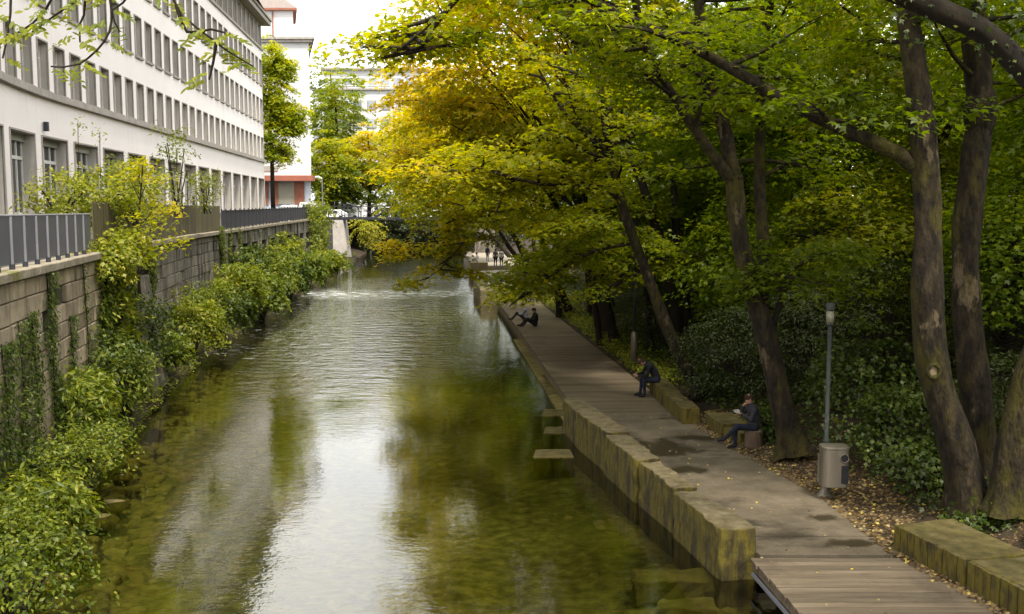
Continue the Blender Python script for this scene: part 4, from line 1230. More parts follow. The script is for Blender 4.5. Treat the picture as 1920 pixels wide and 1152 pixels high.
limb_boughs(wood, cl, b2, 16, 0.2, 0.65, 0.16, (0.8, 2.0))
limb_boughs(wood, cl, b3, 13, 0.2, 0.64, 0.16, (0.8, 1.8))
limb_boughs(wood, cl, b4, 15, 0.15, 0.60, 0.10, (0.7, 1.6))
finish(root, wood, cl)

# T2: forked maple behind the person eating
Y = 23.2
t2 = [at(1492, 848, Y), at(1470, 770, Y), at(1440, 640, Y), at(1405, 520, Y), at(1385, 430, Y), at(1376, 330, Y)]
f1 = [at(1380, 345, Y), at(1340, 298, Y-0.2), at(1262, 180, Y-0.6), at(1212, 90, Y-1), at(1190, -10, Y-1.4), at(1170, -120, Y-1.6)]
f2 = [at(1378, 340, Y), at(1352, 215, Y+0.3), at(1322, 120, Y+0.6), at(1310, 0, Y+0.8), at(1300, -160, Y+1)]
f3 = [at(1425, 600, Y+0.1), at(1432, 480, Y+0.8), at(1424, 300, Y+1.6), at(1430, 120, Y+2), at(1445, -20, Y+2.2), at(1450, -160, Y+2.4)]
f4 = [at(1448, 620, Y), at(1470, 545, Y-0.3), at(1492, 500, Y-0.6), at(1560, 460, Y-0.8)]
root, wood, cl = tree("forked mossy maple with pale trunk beside the person eating", t2[0], [(t2, 0.31, 0.19, 12), (f1, 0.17, 0.06, 9), (f2, 0.20, 0.09, 9), (f3, 0.17, 0.11, 9), (f4, 0.09, 0.03, 6)])
limb_boughs(wood, cl, f1, 18, 0.25, 0.56, 0.10, (1.4, 3.0), 0.18, bias=(-0.3, 0.6, 0))
limb_boughs(wood, cl, f2, 14, 0.3, 0.50, 0.05, (1.4, 3.0), 0.18, bias=(0, 0.6, 0))
limb_boughs(wood, cl, f3, 14, 0.35, 0.48, 0.05, (1.4, 2.8), 0.18, bias=(0, 0.6, 0))
limb_boughs(wood, cl, f4, 9, 0.3, 0.42, 0.0, (0.7, 1.6), 0.17)
crown_fill(cl, (4.6, 23.5, 16.5), (5.5, 4.5, 3.6), 120, 0.55, 0.12, 0.2, 40, wood=wood, root=f2[3])
finish(root, wood, cl)

# T3: big maple at the right with the cut branch scar and the long limb over the path
Y = 18.2
t3 = [at(1818, 958, Y), at(1795, 840, Y), at(1752, 700, Y), at(1738, 560, Y), at(1738, 400, Y), at(1726, 220, Y), at(1702, 30, Y), at(1688, -120, Y), at(1680, -260, Y)]
l3 = [at(1738, 335, Y), at(1690, 292, Y+0.1), at(1600, 250, Y+0.3), at(1500, 205, Y+0.5), at(1400, 145, Y+0.8), at(1290, 85, Y+1.0), at(1190, 40, Y+1.2), at(1060, -20, Y+1.4), at(940, -50, Y+1.6), at(862, -8, Y+1.8), at(806, 62, Y+1.9), at(796, 82, Y+1.9), at(760, 100, Y+2), at(712, 108, Y+2.1)]
root, wood, cl = tree("tall pale barked maple at right with round branch scar and long reaching limb", t3[0], [(t3, 0.36, 0.17, 14), (l3, 0.17, 0.03, 9)])
limb_boughs(wood, cl, l3, 34, 0.15, 0.53, 0.20, (1.0, 2.4), 0.16, el=(-0.1, 0.4))
limb_boughs(wood, cl, t3[5:], 8, 0.3, 0.42, 0.0, (1.2, 2.4), 0.18)
crown_fill(cl, (6.5, 17.5, 15.2), (6.0, 4.5, 3.0), 105, 0.46, 0.08, 0.2, 40, wood=wood, root=t3[7])
scar = MB()
p = at(1752, 697, Y-0.36)
M_scar = surf("cut_wood", [(0.3, (0.15, 0.11, 0.06)), (0.7, (0.24, 0.19, 0.11))], 5, 0.9, 0.2)
ring = [(p.x+(0.105+random.uniform(-0.015, 0.015))*math.cos(a), p.y+0.02, p.z+(0.125+random.uniform(-0.015, 0.015))*math.sin(a)) for a in np.linspace(0, 2*math.pi, 15)[:-1]]
scar.tube(ring+[ring[0]], [0.04+random.uniform(-0.012, 0.012) for _ in range(15)], 6, 1, False)
scar.add([(p.x, p.y+0.03, p.z)]+[(q[0], q[1]+0.02, q[2]) for q in ring], [(0, 1+(k+1) % 14, 1+k) for k in range(14)], 0)
scar.build("branch_scar", [M_scar, M_bark], root, True)
finish(root, wood, cl)

# T4 and T5: companions at the right edge
Y = 19.2
t4 = [at(1850, 910, Y), at(1835, 780, Y), at(1815, 600, Y), at(1812, 450, Y), at(1828, 300, Y), at(1838, 205, Y), at(1830, 90, Y), at(1815, -60, Y), at(1810, -240, Y)]
root, wood, cl = tree("dark maple trunk with a burl standing just behind the scarred maple", t4[0], [(t4, 0.30, 0.22, 12)])
wood.lathe(tuple(at(1838, 215, Y)), [(0.2, -0.45), (0.29, -0.15), (0.315, 0.08), (0.28, 0.3), (0.2, 0.5)], 10)
limb_boughs(wood, cl, t4[4:], 14, 0.2, 0.42, 0, (1.2, 2.6), 0.17)
crown_fill(cl, (9.5, 20.5, 14.5), (4.5, 4.5, 3.5), 75, 0.44, 0.0, 0.2, 40, wood=wood, root=t4[7])
finish(root, wood, cl)
Y = 17.6
t5 = [at(1888, 962, Y), at(1900, 850, Y), at(1925, 740, Y), at(1975, 600, Y), at(2050, 400, Y), at(2100, 100, Y)]
root, wood, cl = tree("mossy leaning trunk cut by the right edge of the picture", t5[0], [(t5, 0.33, 0.20, 12)])
limb_boughs(wood, cl, t5[3:], 8, 0.1, 0.40, 0, (1.2, 2.4), 0.17)
crown_fill(cl, (11.8, 17.5, 12.0), (3.5, 3.5, 3.0), 70, 0.42, 0.0, 0.2, 40, wood=wood, root=t5[5])
finish(root, wood, cl)

# T6: ivy clad bough entering top right, its trunk standing outside the frame
Y = 13.5
base6 = Vector((9.6, 12.6, bank_z(9.6, 12.6)))
t6 = [base6, Vector((9.5, 12.9, 4.0)), at(2080, 330, Y), at(1985, 200, Y), at(1900, 110, Y), at(1835, 55, Y), at(1760, 20, Y), at(1685, -12, Y), at(1560, -60, Y), at(1400, -140, Y)]
root, wood, cl = tree("thick ivy clad bough arching in at the top right corner", base6, [(t6, 0.40, 0.10, 12)])
ivy = Cloud()
sp = smooth_path(t6[1:8], 0.25)
for i, p in enumerate(sp):
    f = 1-i/len(sp)
    ivy.spray(tuple(p+Vector((random.gauss(0, 0.15), -0.12, random.gauss(0.0, 0.2)))), (0, -1, 0.2), 0.36, int(16+60*f), 0.085, 0.42, 1.5, 0.2, 0.2, 0.4, 0.7)
crown_fill(cl, (6.8, 7.0, 14.0), (6.0, 6.5, 2.8), 130, 0.5, 0, 0.22, 40, wood=wood, root=t6[8])  # crown out of view overhead, added to shade the near deck
limb_boughs(wood, cl, t6[6:], 7, 0.3, 0.45, 0, (1.0, 2.2), 0.15, bias=(0, 0.8, 0.2))
ivy.build("ivy_leaves", M_ivy, root, "maple")
finish(root, wood, cl, M_bark_dark)

# canopy trees along the far promenade and up the right bank
def canopy_tree(label, base, c, r, n, hue, hk, leaf, per, group, tr=0.28, low=-0.75, gap=0.1, sr=(0.7, 1.3), fork=True, lean=None, shell=0.45, tpl="maple"):
    bz = bank_z(*base) if base[0] > RR(base[1]) else 5.15
    b = Vector((*base, bz-0.05))
    c = Vector(c)
    mid = b.lerp(c, 0.45)+Vector((0.5, 0, 0.3))
    paths = [([b, b.lerp(mid, 0.5)+Vector((random.gauss(0, .15), 0, 0)), mid, c, c+Vector((0, 0, r[2]*0.6))], tr, 0.05, 9)]
    if fork:
        for k in range(6):
            a = 2*math.pi*(k+random.random()*0.6)/6
            e = c+Vector((math.cos(a)*r[0]*0.75, math.sin(a)*r[1]*0.75, random.uniform(-0.35, 0.5)*r[2]))
            s = mid.lerp(c, random.uniform(0, 0.6))
            paths.append(([s, s.lerp(e, 0.5)+Vector((0, 0, 0.5)), e], tr*0.38, 0.02, 6))
    root, wood, cl = tree(label, b, paths, group=group)
    crown_fill(cl, c, r, n, hue, hk, leaf, per, sr, shell, low, wood, mid, gap=gap)
    finish(root, wood, cl, M_bark_dark, None, tpl)
    return root
SHARED = {}
def shared_crown(kind, v):
    """a leafy crown mesh used by several trees of the same kind"""
    if (kind, v) not in SHARED:
        cl = Cloud()
        if kind == "big": crown_fill(cl, (0, 0, 0), (5, 5, 6), 440, 0.5, 0, 0.20, 46, (0.7, 1.25), 0.40, -0.95, gap=0.05)
        else: crown_fill(cl, (0, 0, 0), (2.7, 2.3, 2.6), 170, 0.5, 0, 0.17, 40, (0.5, 0.95), 0.3, -0.9, gap=0.03)
        o = cl.build("crown", M_leaf if v % 2 else M_leaf_green, None)
        SHARED[(kind, v)] = o.data
        bpy.data.objects.remove(o)
    return SHARED[(kind, v)]
def bank_tree(label, base, c, r, kind, v, group, tr):
    b = Vector((*base, bank_z(*base)-0.05)); c = Vector(c)
    mid = b.lerp(c, 0.45)+Vector((random.gauss(0, .3), 0, 0.3))
    paths = [([b, b.lerp(mid, 0.5)+Vector((random.gauss(0, .15), 0, 0)), mid, c, c+Vector((0, 0, r[2]*0.6))], tr, 0.04, 9)]
    for k in range(8):
        a = 2*math.pi*(k+random.random()*0.6)/8
        e = c+Vector((math.cos(a)*r[0]*0.8, math.sin(a)*r[1]*0.8, random.uniform(-0.4, 0.6)*r[2]))
        s_ = mid.lerp(c, random.uniform(0, 0.6))
        paths.append(([s_, s_.lerp(e, 0.5)+Vector((0, 0, 0.4)), e], tr*0.36, 0.015, 5))
    root, wood, cl = tree(label, b, paths, group=group)
    wood.build("trunk", M_bark_dark, root, True)
    o = link("crown", shared_crown(kind, v), root, c)
    n_ = (5, 5, 6) if kind == "big" else (2.7, 2.3, 2.6)
    o.scale = (r[0]/n_[0], r[1]/n_[1], r[2]/n_[2]); o.rotation_euler = (0, 0, random.uniform(0, 6.28))
G1, G2 = "maples leaning over the far promenade", "maples growing up the right bank"
canopy_tree("golden maple arching furthest over the river from the long boardwalk", (4.6, 44), (0.5, 43, 11.8), (6.2, 5.0, 6.6), 430, 0.67, 0.12, 0.27, 42, G1, gap=0.03)
canopy_tree("yellow green maple drooping to the water before the far terrace", (3.4, 56), (-1.7, 55, 9.6), (5.6, 5, 6.4), 400, 0.63, 0.10, 0.25, 42, G1, gap=0.03)
canopy_tree("yellow maple beside the far terrace behind the drooping one", (2.0, 74), (-4.2, 73, 10.5), (5.4, 6, 6.8), 260, 0.64, 0.08, 0.34, 38, G1, gap=0.03)
canopy_tree("greener maple above the upper terrace", (1.5, 95), (-7.0, 94, 10), (6, 6, 7), 220, 0.58, 0.08, 0.34, 34, G1)
canopy_tree("distant green maple at the right end of the footbridge", (0, 118), (-10, 118, 11), (7, 6, 8), 200, 0.52, 0.06, 0.40, 32, G1)
canopy_tree("tall golden maple high above the path behind the leaning one", (6.4, 38), (1.5, 36, 15.5), (6.0, 5, 5.0), 360, 0.72, 0.12, 0.25, 44, G1, gap=0.03)
def droop_tree(label, base, limbs, hue, hk, leaf, group, nb, tr=0.2, per=26):
    b = Vector((*base, bank_z(*base)-0.05))
    top = Vector(limbs[0][0])
    paths = [([b, b.lerp(top, 0.5)+Vector((0.4, 0, 0.2)), top], tr, 0.10, 8)]+[(l_, 0.09, 0.015, 6) for l_ in limbs]
    root, wood, cl = tree(label, b, paths, group=group)
    for l_ in limbs:
        limb_boughs(wood, cl, l_, nb, 0.12, hue, hk, (0.7, 1.9), leaf, per=per, el=(-0.35, 0.35))
    finish(root, wood, cl, M_bark_dark)
Y = 46
droop_tree("maple whose yellow sprays hang down to the riffle", (4.4, 47.5), [
    [at(1010, 330, Y), at(930, 345, Y), at(860, 400, Y), at(800, 455, Y), at(765, 490, Y)],
    [at(1010, 330, Y), at(930, 390, Y-1), at(870, 455, Y-1), at(825, 505, Y-1), at(790, 530, Y-1)],
    [at(1010, 330, Y), at(900, 280, Y+1), at(800, 290, Y+1), at(735, 330, Y+1)],
    [at(1010, 330, Y), at(960, 240, Y-1), at(860, 190, Y-2), at(770, 190, Y-2)]], 0.66, 0.14, 0.22, G1, 15)
Y = 38
droop_tree("maple with low bright sprays reaching across the long boardwalk", (5.6, 40), [
    [at(1160, 380, Y), at(1100, 440, Y), at(1045, 490, Y), at(990, 530, Y), at(945, 570, Y)],
    [at(1160, 380, Y), at(1100, 400, Y-1), at(1050, 430, Y-1), at(1010, 450, Y-1)],
    [at(1160, 380, Y), at(1180, 440, Y-2), at(1200, 500, Y-2), at(1150, 540, Y-2)]], 0.60, 0.12, 0.19, G1, 15, 0.16)
bank = [((9.5, 38), (8.0, 37, 12.5), (5, 5, 6.0), 240, 0.48, "tall green maple on the bank right of the leaning trunk"),
        ((12.5, 29), (11.5, 29, 12.5), (5, 4.5, 6), 240, 0.44, "tall green maple on the bank behind the forked trunk"),
        ((15.5, 23), (14.5, 24, 11), (4.5, 4.5, 6), 210, 0.42, "green maple high on the bank behind the burled trunk"),
        ((8.0, 50), (7.0, 50, 11), (5.5, 5, 6.5), 220, 0.50, "broad maple on the bank above the middle of the long boardwalk"),
        ((14.0, 44), (13, 44, 12.5), (5.5, 5, 6.5), 220, 0.46, "maple on the upper bank behind the tall green one"),
        ((19.5, 33), (19, 34, 12), (5, 5, 6.5), 200, 0.46, "maple on the top of the bank toward the street house"),
        ((6.0, 66), (5, 66, 11), (6, 6, 7), 200, 0.52, "maple on the bank beside the far terrace"),
        ((14.0, 64), (14, 64, 13), (7, 6, 8), 190, 0.48, "large maple on the upper bank beyond the others"),
        ((26, 50), (25, 50, 13), (6, 6, 8), 170, 0.50, "maple before the street house on the far right"),
        ((5, 90), (4, 90, 12), (8, 7, 9), 190, 0.50, "maple on the bank above the upper terrace")]
bank += [((11.5, 50), (10.5, 50, 8), (5, 5, 6), 0, 0, "maple low on the bank beyond the yews"),
         ((18.5, 25), (18, 26, 8.5), (4.5, 4.5, 5), 0, 0, "maple high on the bank right of the burled trunk"),
         ((22, 40), (21, 41, 8.5), (5, 5, 6), 0, 0, "maple with low crown before the street house"),
         ((17, 52), (16.5, 52, 8), (5, 5, 6), 0, 0, "maple with low crown on the upper bank behind all the others"),
         ((9.5, 44), (9.0, 43, 8.5), (4.5, 4, 4.5), 0, 0, "mid sized maple behind the dark trunks by the boardwalk"),
         ((28, 62), (27, 62, 10), (7, 6, 8), 0, 0, "big maple far along the street on the right"),
         ((16, 78), (15, 78, 11), (8, 7, 9), 0, 0, "very far maple over the bank beyond the boardwalk"),
         ((21.5, 29), (21, 29, 11), (4.5, 4.5, 6), 0, 0, "maple at the right edge high above the leaning mossy trunk"),
         ((2.6, 84), (-0.8, 84, 10.0), (5.4, 5, 6.2), 0, 0, "maple arching over the far terrace path"),
         ((2.0, 108), (-3.5, 108, 10.8), (6.4, 5, 7), 0, 0, "maple arching over the end of the upper terrace"),
         ((10.5, 33), (10.2, 33.5, 9.5), (4, 4, 3.6), 0, 0, "maple with spreading middle crown behind the forked trunk")]
for i, (b, c, r, n, hue, lab) in enumerate(bank):
    bank_tree(lab, b, c, r, "big", i % 4, G2, 0.26)
# young maples under the big ones
G3 = "young maples in the understorey of the bank"
under = [((8.3, 33.5), (7.6, 33, 4.6), (2.6, 2.0, 2.6), "young maple just behind the leaning trunk"),
         ((10.2, 28), (9.6, 27.5, 5.4), (2.6, 2.0, 2.2), "young maple between the forked trunk and the scarred one"),
         ((12.4, 23), (11.6, 23, 5.6), (2.6, 2.0, 2.4), "young maple behind the trunk with the burl"),
         ((7.0, 42), (6.0, 42, 4.9), (2.8, 2.2, 2.6), "young maple above the far path lamp"),
         ((13.0, 30), (12.6, 30, 6.0), (3.2, 2.4, 2.6), "young maple halfway up the bank behind the litter bin lamp"),
         ((14.3, 20), (13.4, 20.5, 6.4), (2.4, 2.2, 2.6), "young maple at the right edge above the leaning mossy trunk"),
         ((5.6, 54), (5.0, 54, 5.2), (2.8, 2.5, 3), "young maple by the boardwalk's far end"),
         ((9.0, 47), (8.8, 47, 5.5), (3.4, 2.4, 3), "young maple behind the dark trunks of the bank"),
         ((17.0, 27), (16.6, 27, 7), (3.0, 2.4, 3), "young maple on the bank top behind the scarred maple"),
         ((15.0, 35), (14.6, 35, 6.6), (3.4, 2.6, 2.8), "young maple on the bank crest behind the tall dark yew"),
         ((11.0, 38), (10.6, 38, 5.6), (3.2, 2.6, 2.8), "young maple above the yew behind the forked trunk"),
         ((18.5, 32), (18, 32, 7.4), (3.2, 2.6, 3), "young maple on the bank crest toward the right edge"),
         ((12.5, 45), (12, 45, 6.4), (3.6, 2.8, 3), "young maple on the crest behind the leaning trunk"),
         ((7.5, 60), (7, 60, 5.5), (3.4, 3, 3.4), "young maple beside the far terrace")]
for i, (b, c, r, lab) in enumerate(under):
    bank_tree(lab, b, c, r, "young", i % 3, G3, 0.07)
# two saplings that have turned orange
for (px, py, Yt, n, lab) in ((1545, 372, 36, 5, "small sapling with orange leaves seen between forked and scarred maples"), (1712, 415, 31, 9, "orange leaved sapling beside the scarred maple trunk")):
    c = at(px, py, Yt); b = Vector((c.x+0.3, Yt, bank_z(c.x+0.3, Yt)))
    root, wood, cl = tree(lab, b, [([b, b.lerp(c, 0.5)+Vector((0.1, 0, 0)), c], 0.05, 0.015, 6)], name="sapling")
    for k in range(n):
        q = c+Vector((random.gauss(0, 0.35), random.gauss(0, 0.3), random.gauss(-0.2, 0.45)))
        wood.tube([c-Vector((0, 0, 0.6)), q], [0.012, 0.004], 3, 0, False)
        cl.spray(tuple(q), (0, -1, 0.2), 0.3, 16, 0.16, 0.98, 0.5, 0.08, 0.05)
    finish(root, wood, cl, M_bark_dark)
# bare dark trunks standing along the boardwalk
G4 = "dark trunks standing along the long boardwalk"
for (px, py, Yt, pts, r, lab) in [
        (1146, 628, 46, [(1146, 628), (1132, 570), (1112, 500), (1090, 400), (1080, 250)], 0.30, "thick dark trunk beside the boardwalk beyond the far lamp"),
        (1126, 632, 44, [(1126, 632), (1113, 560), (1100, 470), (1098, 330)], 0.16, "thin trunk pressed against the thick one beyond the far lamp"),
        (1050, 595, 56, [(1050, 595), (1046, 540), (1040, 440), (1035, 300)], 0.22, "dark trunk at the far end of the boardwalk near the loungers"),
        (1108, 590, 54, [(1108, 590), (1102, 520), (1092, 430)], 0.18, "slim trunk between the far boardwalk trunks"),
        (1292, 600, 38, [(1292, 600), (1282, 540), (1272, 480), (1262, 330)], 0.22, "dark trunk in the shrubs left of the forked maple"),
        (1565, 560, 30, [(1565, 560), (1545, 520), (1532, 470), (1520, 330)], 0.10, "thin crooked trunk behind the near lamp head")]:
    P_ = [at(q[0], q[1], Yt) for q in pts]
    gz = bank_z(P_[0].x, Yt)
    P_ = [Vector((P_[0].x, Yt, gz-0.1))]+P_[1:]
    root, wood, cl = tree(lab, P_[0], [(P_, r, r*0.55, 9)], group=G4)
    limb_boughs(wood, cl, P_[1:], 6, 0.3, 0.46, 0.05, (1.0, 2.2), 0.19)
    finish(root, wood, cl, M_bark_dark)
# trees beyond the bridge and street tree
G5 = "trees closing the view behind the footbridge"
for (px, py, Yt, r, n, hue, lab) in [(628, 235, 168, (7, 6, 9.5), 260, 0.44, "dark green tree right of the white tower house"),
                            (690, 300, 156, (6.5, 5, 6.5), 260, 0.76, "golden tree behind the footbridge"),
                            (615, 320, 150, (4.5, 5, 6.5), 190, 0.54, "yellow green bush tree beside the far street lamp"),
                            (640, 345, 152, (6, 4, 6), 130, 0.28, "dark low tree behind the parked white van"),
                            (740, 360, 160, (8, 5, 8), 150, 0.42, "shaded tree behind the middle of the footbridge"),
                            (830, 330, 165, (10, 5, 10), 170, 0.45, "broad tree behind the right end of the footbridge"),
                            (620, 190, 182, (6, 5, 8), 110, 0.32, "blue green crown in front of the distant white block"),
                            (930, 300, 170, (10, 6, 12), 160, 0.50, "tall tree far behind the upper terrace")]:
    c = at(px, py, Yt)
    root = empty("broadleaf_tree", (c.x, Yt, 5.15), lab, "tree", G5)
    wood, cl = MB(), Cloud()
    wood.tube([(c.x, Yt, 4.0), (c.x+0.3, Yt, c.z), (c.x, Yt, c.z+r[2]*0.7)], [0.35, 0.25, 0.06], 8)
    crown_fill(cl, c, r, n, hue, 0, 0.5, 30, (0.9, 1.7), 0.35)
    finish(root, wood, cl, M_bark_dark)
for (x, lab) in ((-22.5, "dark hedge shrub under the left part of the footbridge"), (-17.5, "dark hedge shrub under the middle of the footbridge"), (-12.5, "dark hedge shrub under the right part of the footbridge"), (-8, "dark hedge shrub before the right abutment of the footbridge"), (-3.5, "dark hedge shrub closing the upper terrace on its left"), (1.5, "dark hedge shrub closing the upper terrace on its right")):
    yh = 155 if x < -5 else 141
    root = empty("hedge_shrub", (x, yh, 0.0), lab, "shrub", "dark hedge behind the footbridge")
    cl = Cloud(); crown_fill(cl, (x, yh+0.5, 3.4), (3.4, 1.6, 3.6), 90, 0.30, 0, 0.34, 26, (0.5, 1.0), 0.3)
    cl.build("foliage", M_yew, root, "oval")
root = empty("street_tree", (at(510, 390, 104).x, 104, 5.15), "tall narrow bright green street tree at the corner of the office building", "tree")
wood, cl = MB(), Cloud()
x = at(512, 390, 104).x
wood.tube([(x, 104, 5.1), (x, 104, 12), (x-0.2, 104, 18), (x+0.2, 104, 23)], [0.24, 0.2, 0.12, 0.04], 9)
for (px, py, r) in ((512, 110, (1.5, 1.6, 2.2)), (530, 130, (1.6, 1.6, 1.5)), (522, 190, (2.4, 2.2, 2.0)), (540, 215, (2.1, 2, 1.5)), (515, 245, (2.6, 2.3, 2)), (545, 235, (1.5, 1.6, 1.2)), (520, 285, (2.2, 2, 1.4)), (505, 180, (2, 2, 3))):
    crown_fill(cl, at(px, py, 104), tuple(q*1.12 for q in r), 95, 0.66, 0, 0.30, 26, (0.4, 0.8), 0.3, wood=wood, root=(x, 104, at(px, py, 104).z-2))
finish(root, wood, cl, M_bark_dark, M_leaf_green)

# near branch hanging in at the top left, its trunk standing left of the frame
base7 = Vector((-9.6, 10.5, 5.2))
Y = 12.0
t7 = [base7, Vector((-9.2, 10.8, 8.2)), Vector((-8.0, 11.3, 10.6)), at(40, -140, Y), at(230, -150, Y), at(420, -170, Y)]
root, wood, cl = tree("ash branch with feathery leaves hanging in at the top left", base7, [(t7, 0.22, 0.05, 10)], name="ash_tree")
hang = [[at(60, -120, Y), at(100, -20, Y), at(60, 45, Y), at(0, 75, Y)], [at(150, -140, Y), at(200, -30, Y), at(205, 60, Y), at(150, 120, Y-.2), at(95, 125, Y-.3)],
        [at(220, -145, Y), at(200, -40, Y), at(130, 10, Y), at(60, 60, Y)], [at(230, -150, Y), at(250, -20, Y), at(210, 20, Y), at(225, 60, Y)],
        [at(300, -160, Y), at(325, 0, Y), at(360, 45, Y), at(400, 75, Y), at(425, 95, Y), at(475, 125, Y)], [at(330, 10, Y), at(350, 60, Y), at(395, 55, Y), at(430, 65, Y)], [at(405, 80, Y), at(400, 115, Y), at(392, 150, Y)],
        [at(10, -120, Y), at(20, 0, Y), at(15, 60, Y), at(5, 110, Y)], [at(120, -130, Y), at(160, 0, Y), at(150, 45, Y), at(150, 80, Y)]]
for hp in hang:
    sp = smooth_path(hp, 0.12)
    wood.tube(sp, [0.018*(1-0.7*i/len(sp))+0.004 for i in range(len(sp))], 5, 0, False)
    for i in range(int(len(sp)*0.38), len(sp), 1):
        p = sp[i]
        if random.random() < 0.10: continue
        # a compound leaf: a stalk with paired leaflets
        a = random.uniform(0, 2*math.pi)
        d = Vector((math.cos(a), math.sin(a)*0.6, -0.35)).normalized()
        s = Vector((-d.y, d.x, 0)).normalized()
        L = random.uniform(0.22, 0.34)
        k = 5
        pp, nn, uu = [], [], []
        for j in range(k):
            q = p+d*L*(0.25+0.75*j/(k-1))+Vector((0, 0, -0.05*(j/k)**2))
            for sg in ((-1, 1) if j < k-1 else (0,)):
                o = (s*sg+d*0.55).normalized() if sg else d
                pp.append(q+o*0.05); nn.append(Vector((0, -0.75, 0.6))+Vector((random.gauss(0, .4), random.gauss(0, .4), 0))); uu.append(o+Vector((0, 0, -0.25)))
        m = len(pp)
        cl.raw(np.array([tuple(v) for v in pp]), np.array([tuple(v) for v in nn]), np.array([tuple(v) for v in uu]), rng.uniform(0.085, 0.13, m), 0.54+rng.normal(0, 0.08, m))
finish(root, wood, cl, M_bark_dark, None, "leaflet")

# ------------------------------------------------------------------ shrubs on the left bank
def bush(label, c, r, n, hue, leaf=0.10, per=26, mat_=None, tpl="oval", name="shrub", group=None, sr=(0.22, 0.5), flat=0.08, tilt=0.8, hvar=0.12, stems=6, low=-0.35, cat="shrub", shoots=0):
    c = Vector(c)
    b = Vector((c.x, c.y, c.z-r[2]*0.9))
    root = empty(name, b, label, cat, group)
    wood, cl = MB(), Cloud()
    for k in range(stems):
        a = random.uniform(0, 2*math.pi)
        e = c+Vector((math.cos(a)*r[0]*0.6, math.sin(a)*r[1]*0.6, random.uniform(0, 0.7)*r[2]))
        wood.tube(smooth_path([b+Vector((random.gauss(0, .1), random.gauss(0, .1), 0)), b.lerp(e, 0.5)+Vector((0, 0, 0.15)), e], 0.3), [0.025*(1-0.7*i/20)+0.003 for i in range(40)], 4, 0, False)
    lobes = [(Vector((random.gauss(0, 1), random.gauss(0, 1), abs(random.gauss(0, 1)))).normalized(), random.uniform(0.75, 1.6)) for _ in range(10)]
    k = 0
    while k < n:
        d = Vector((random.gauss(0, 1), random.gauss(0, 1), random.gauss(0.2, 1))).normalized()
        if d.z < low: continue
        m = max(lobes, key=lambda q: q[0].dot(d))
        q = (0.45+0.55*random.random()**0.6)*(m[1] if m[0].dot(d) > 0.8 else 0.74)
        p = c+Vector((d.x*r[0]*q, d.y*r[1]*q, d.z*r[2]*q))
        cl.spray(p, tuple(d), random.uniform(*sr), per, leaf, hue+random.gauss(0, 0.07), tilt, flat, hvar, 0.7, 0.6)
        k += 1
    for k in range(shoots):
        a = random.uniform(0, 2*math.pi)
        d = Vector((math.cos(a)*0.7, math.sin(a)*0.7, random.uniform(0.3, 1.1))).normalized()
        s_ = c+Vector((d.x*r[0]*0.6, d.y*r[1]*0.6, d.z*r[2]*0.6)); L = random.uniform(0.5, 1.0)*(0.5+0.5*max(r))
        pts = [s_+d*L*t+Vector((0, 0, -0.22*L*t*t)) for t in (0, 0.35, 0.7, 1.0)]
        wood.tube(pts, [0.012, 0.009, 0.006, 0.003], 3, 0, False)
        for t in np.linspace(0.25, 1, 7):
            q = s_+d*L*t+Vector((0, 0, -0.22*L*t*t))
            cl.spray(tuple(q), tuple(d), 0.10+leaf*0.6, 4, leaf*0.95, hue+0.08, 0.6, 0.03, 0.1, 0.7, 0.5)
    if stems: wood.build("stem", M_bark_dark, root, True)
    cl.build("foliage", mat_ or M_bush, root, tpl)
    return root
GB = "shrubs along the left bank"
def bank_c(px, py, Y): return at(px, py, Y)
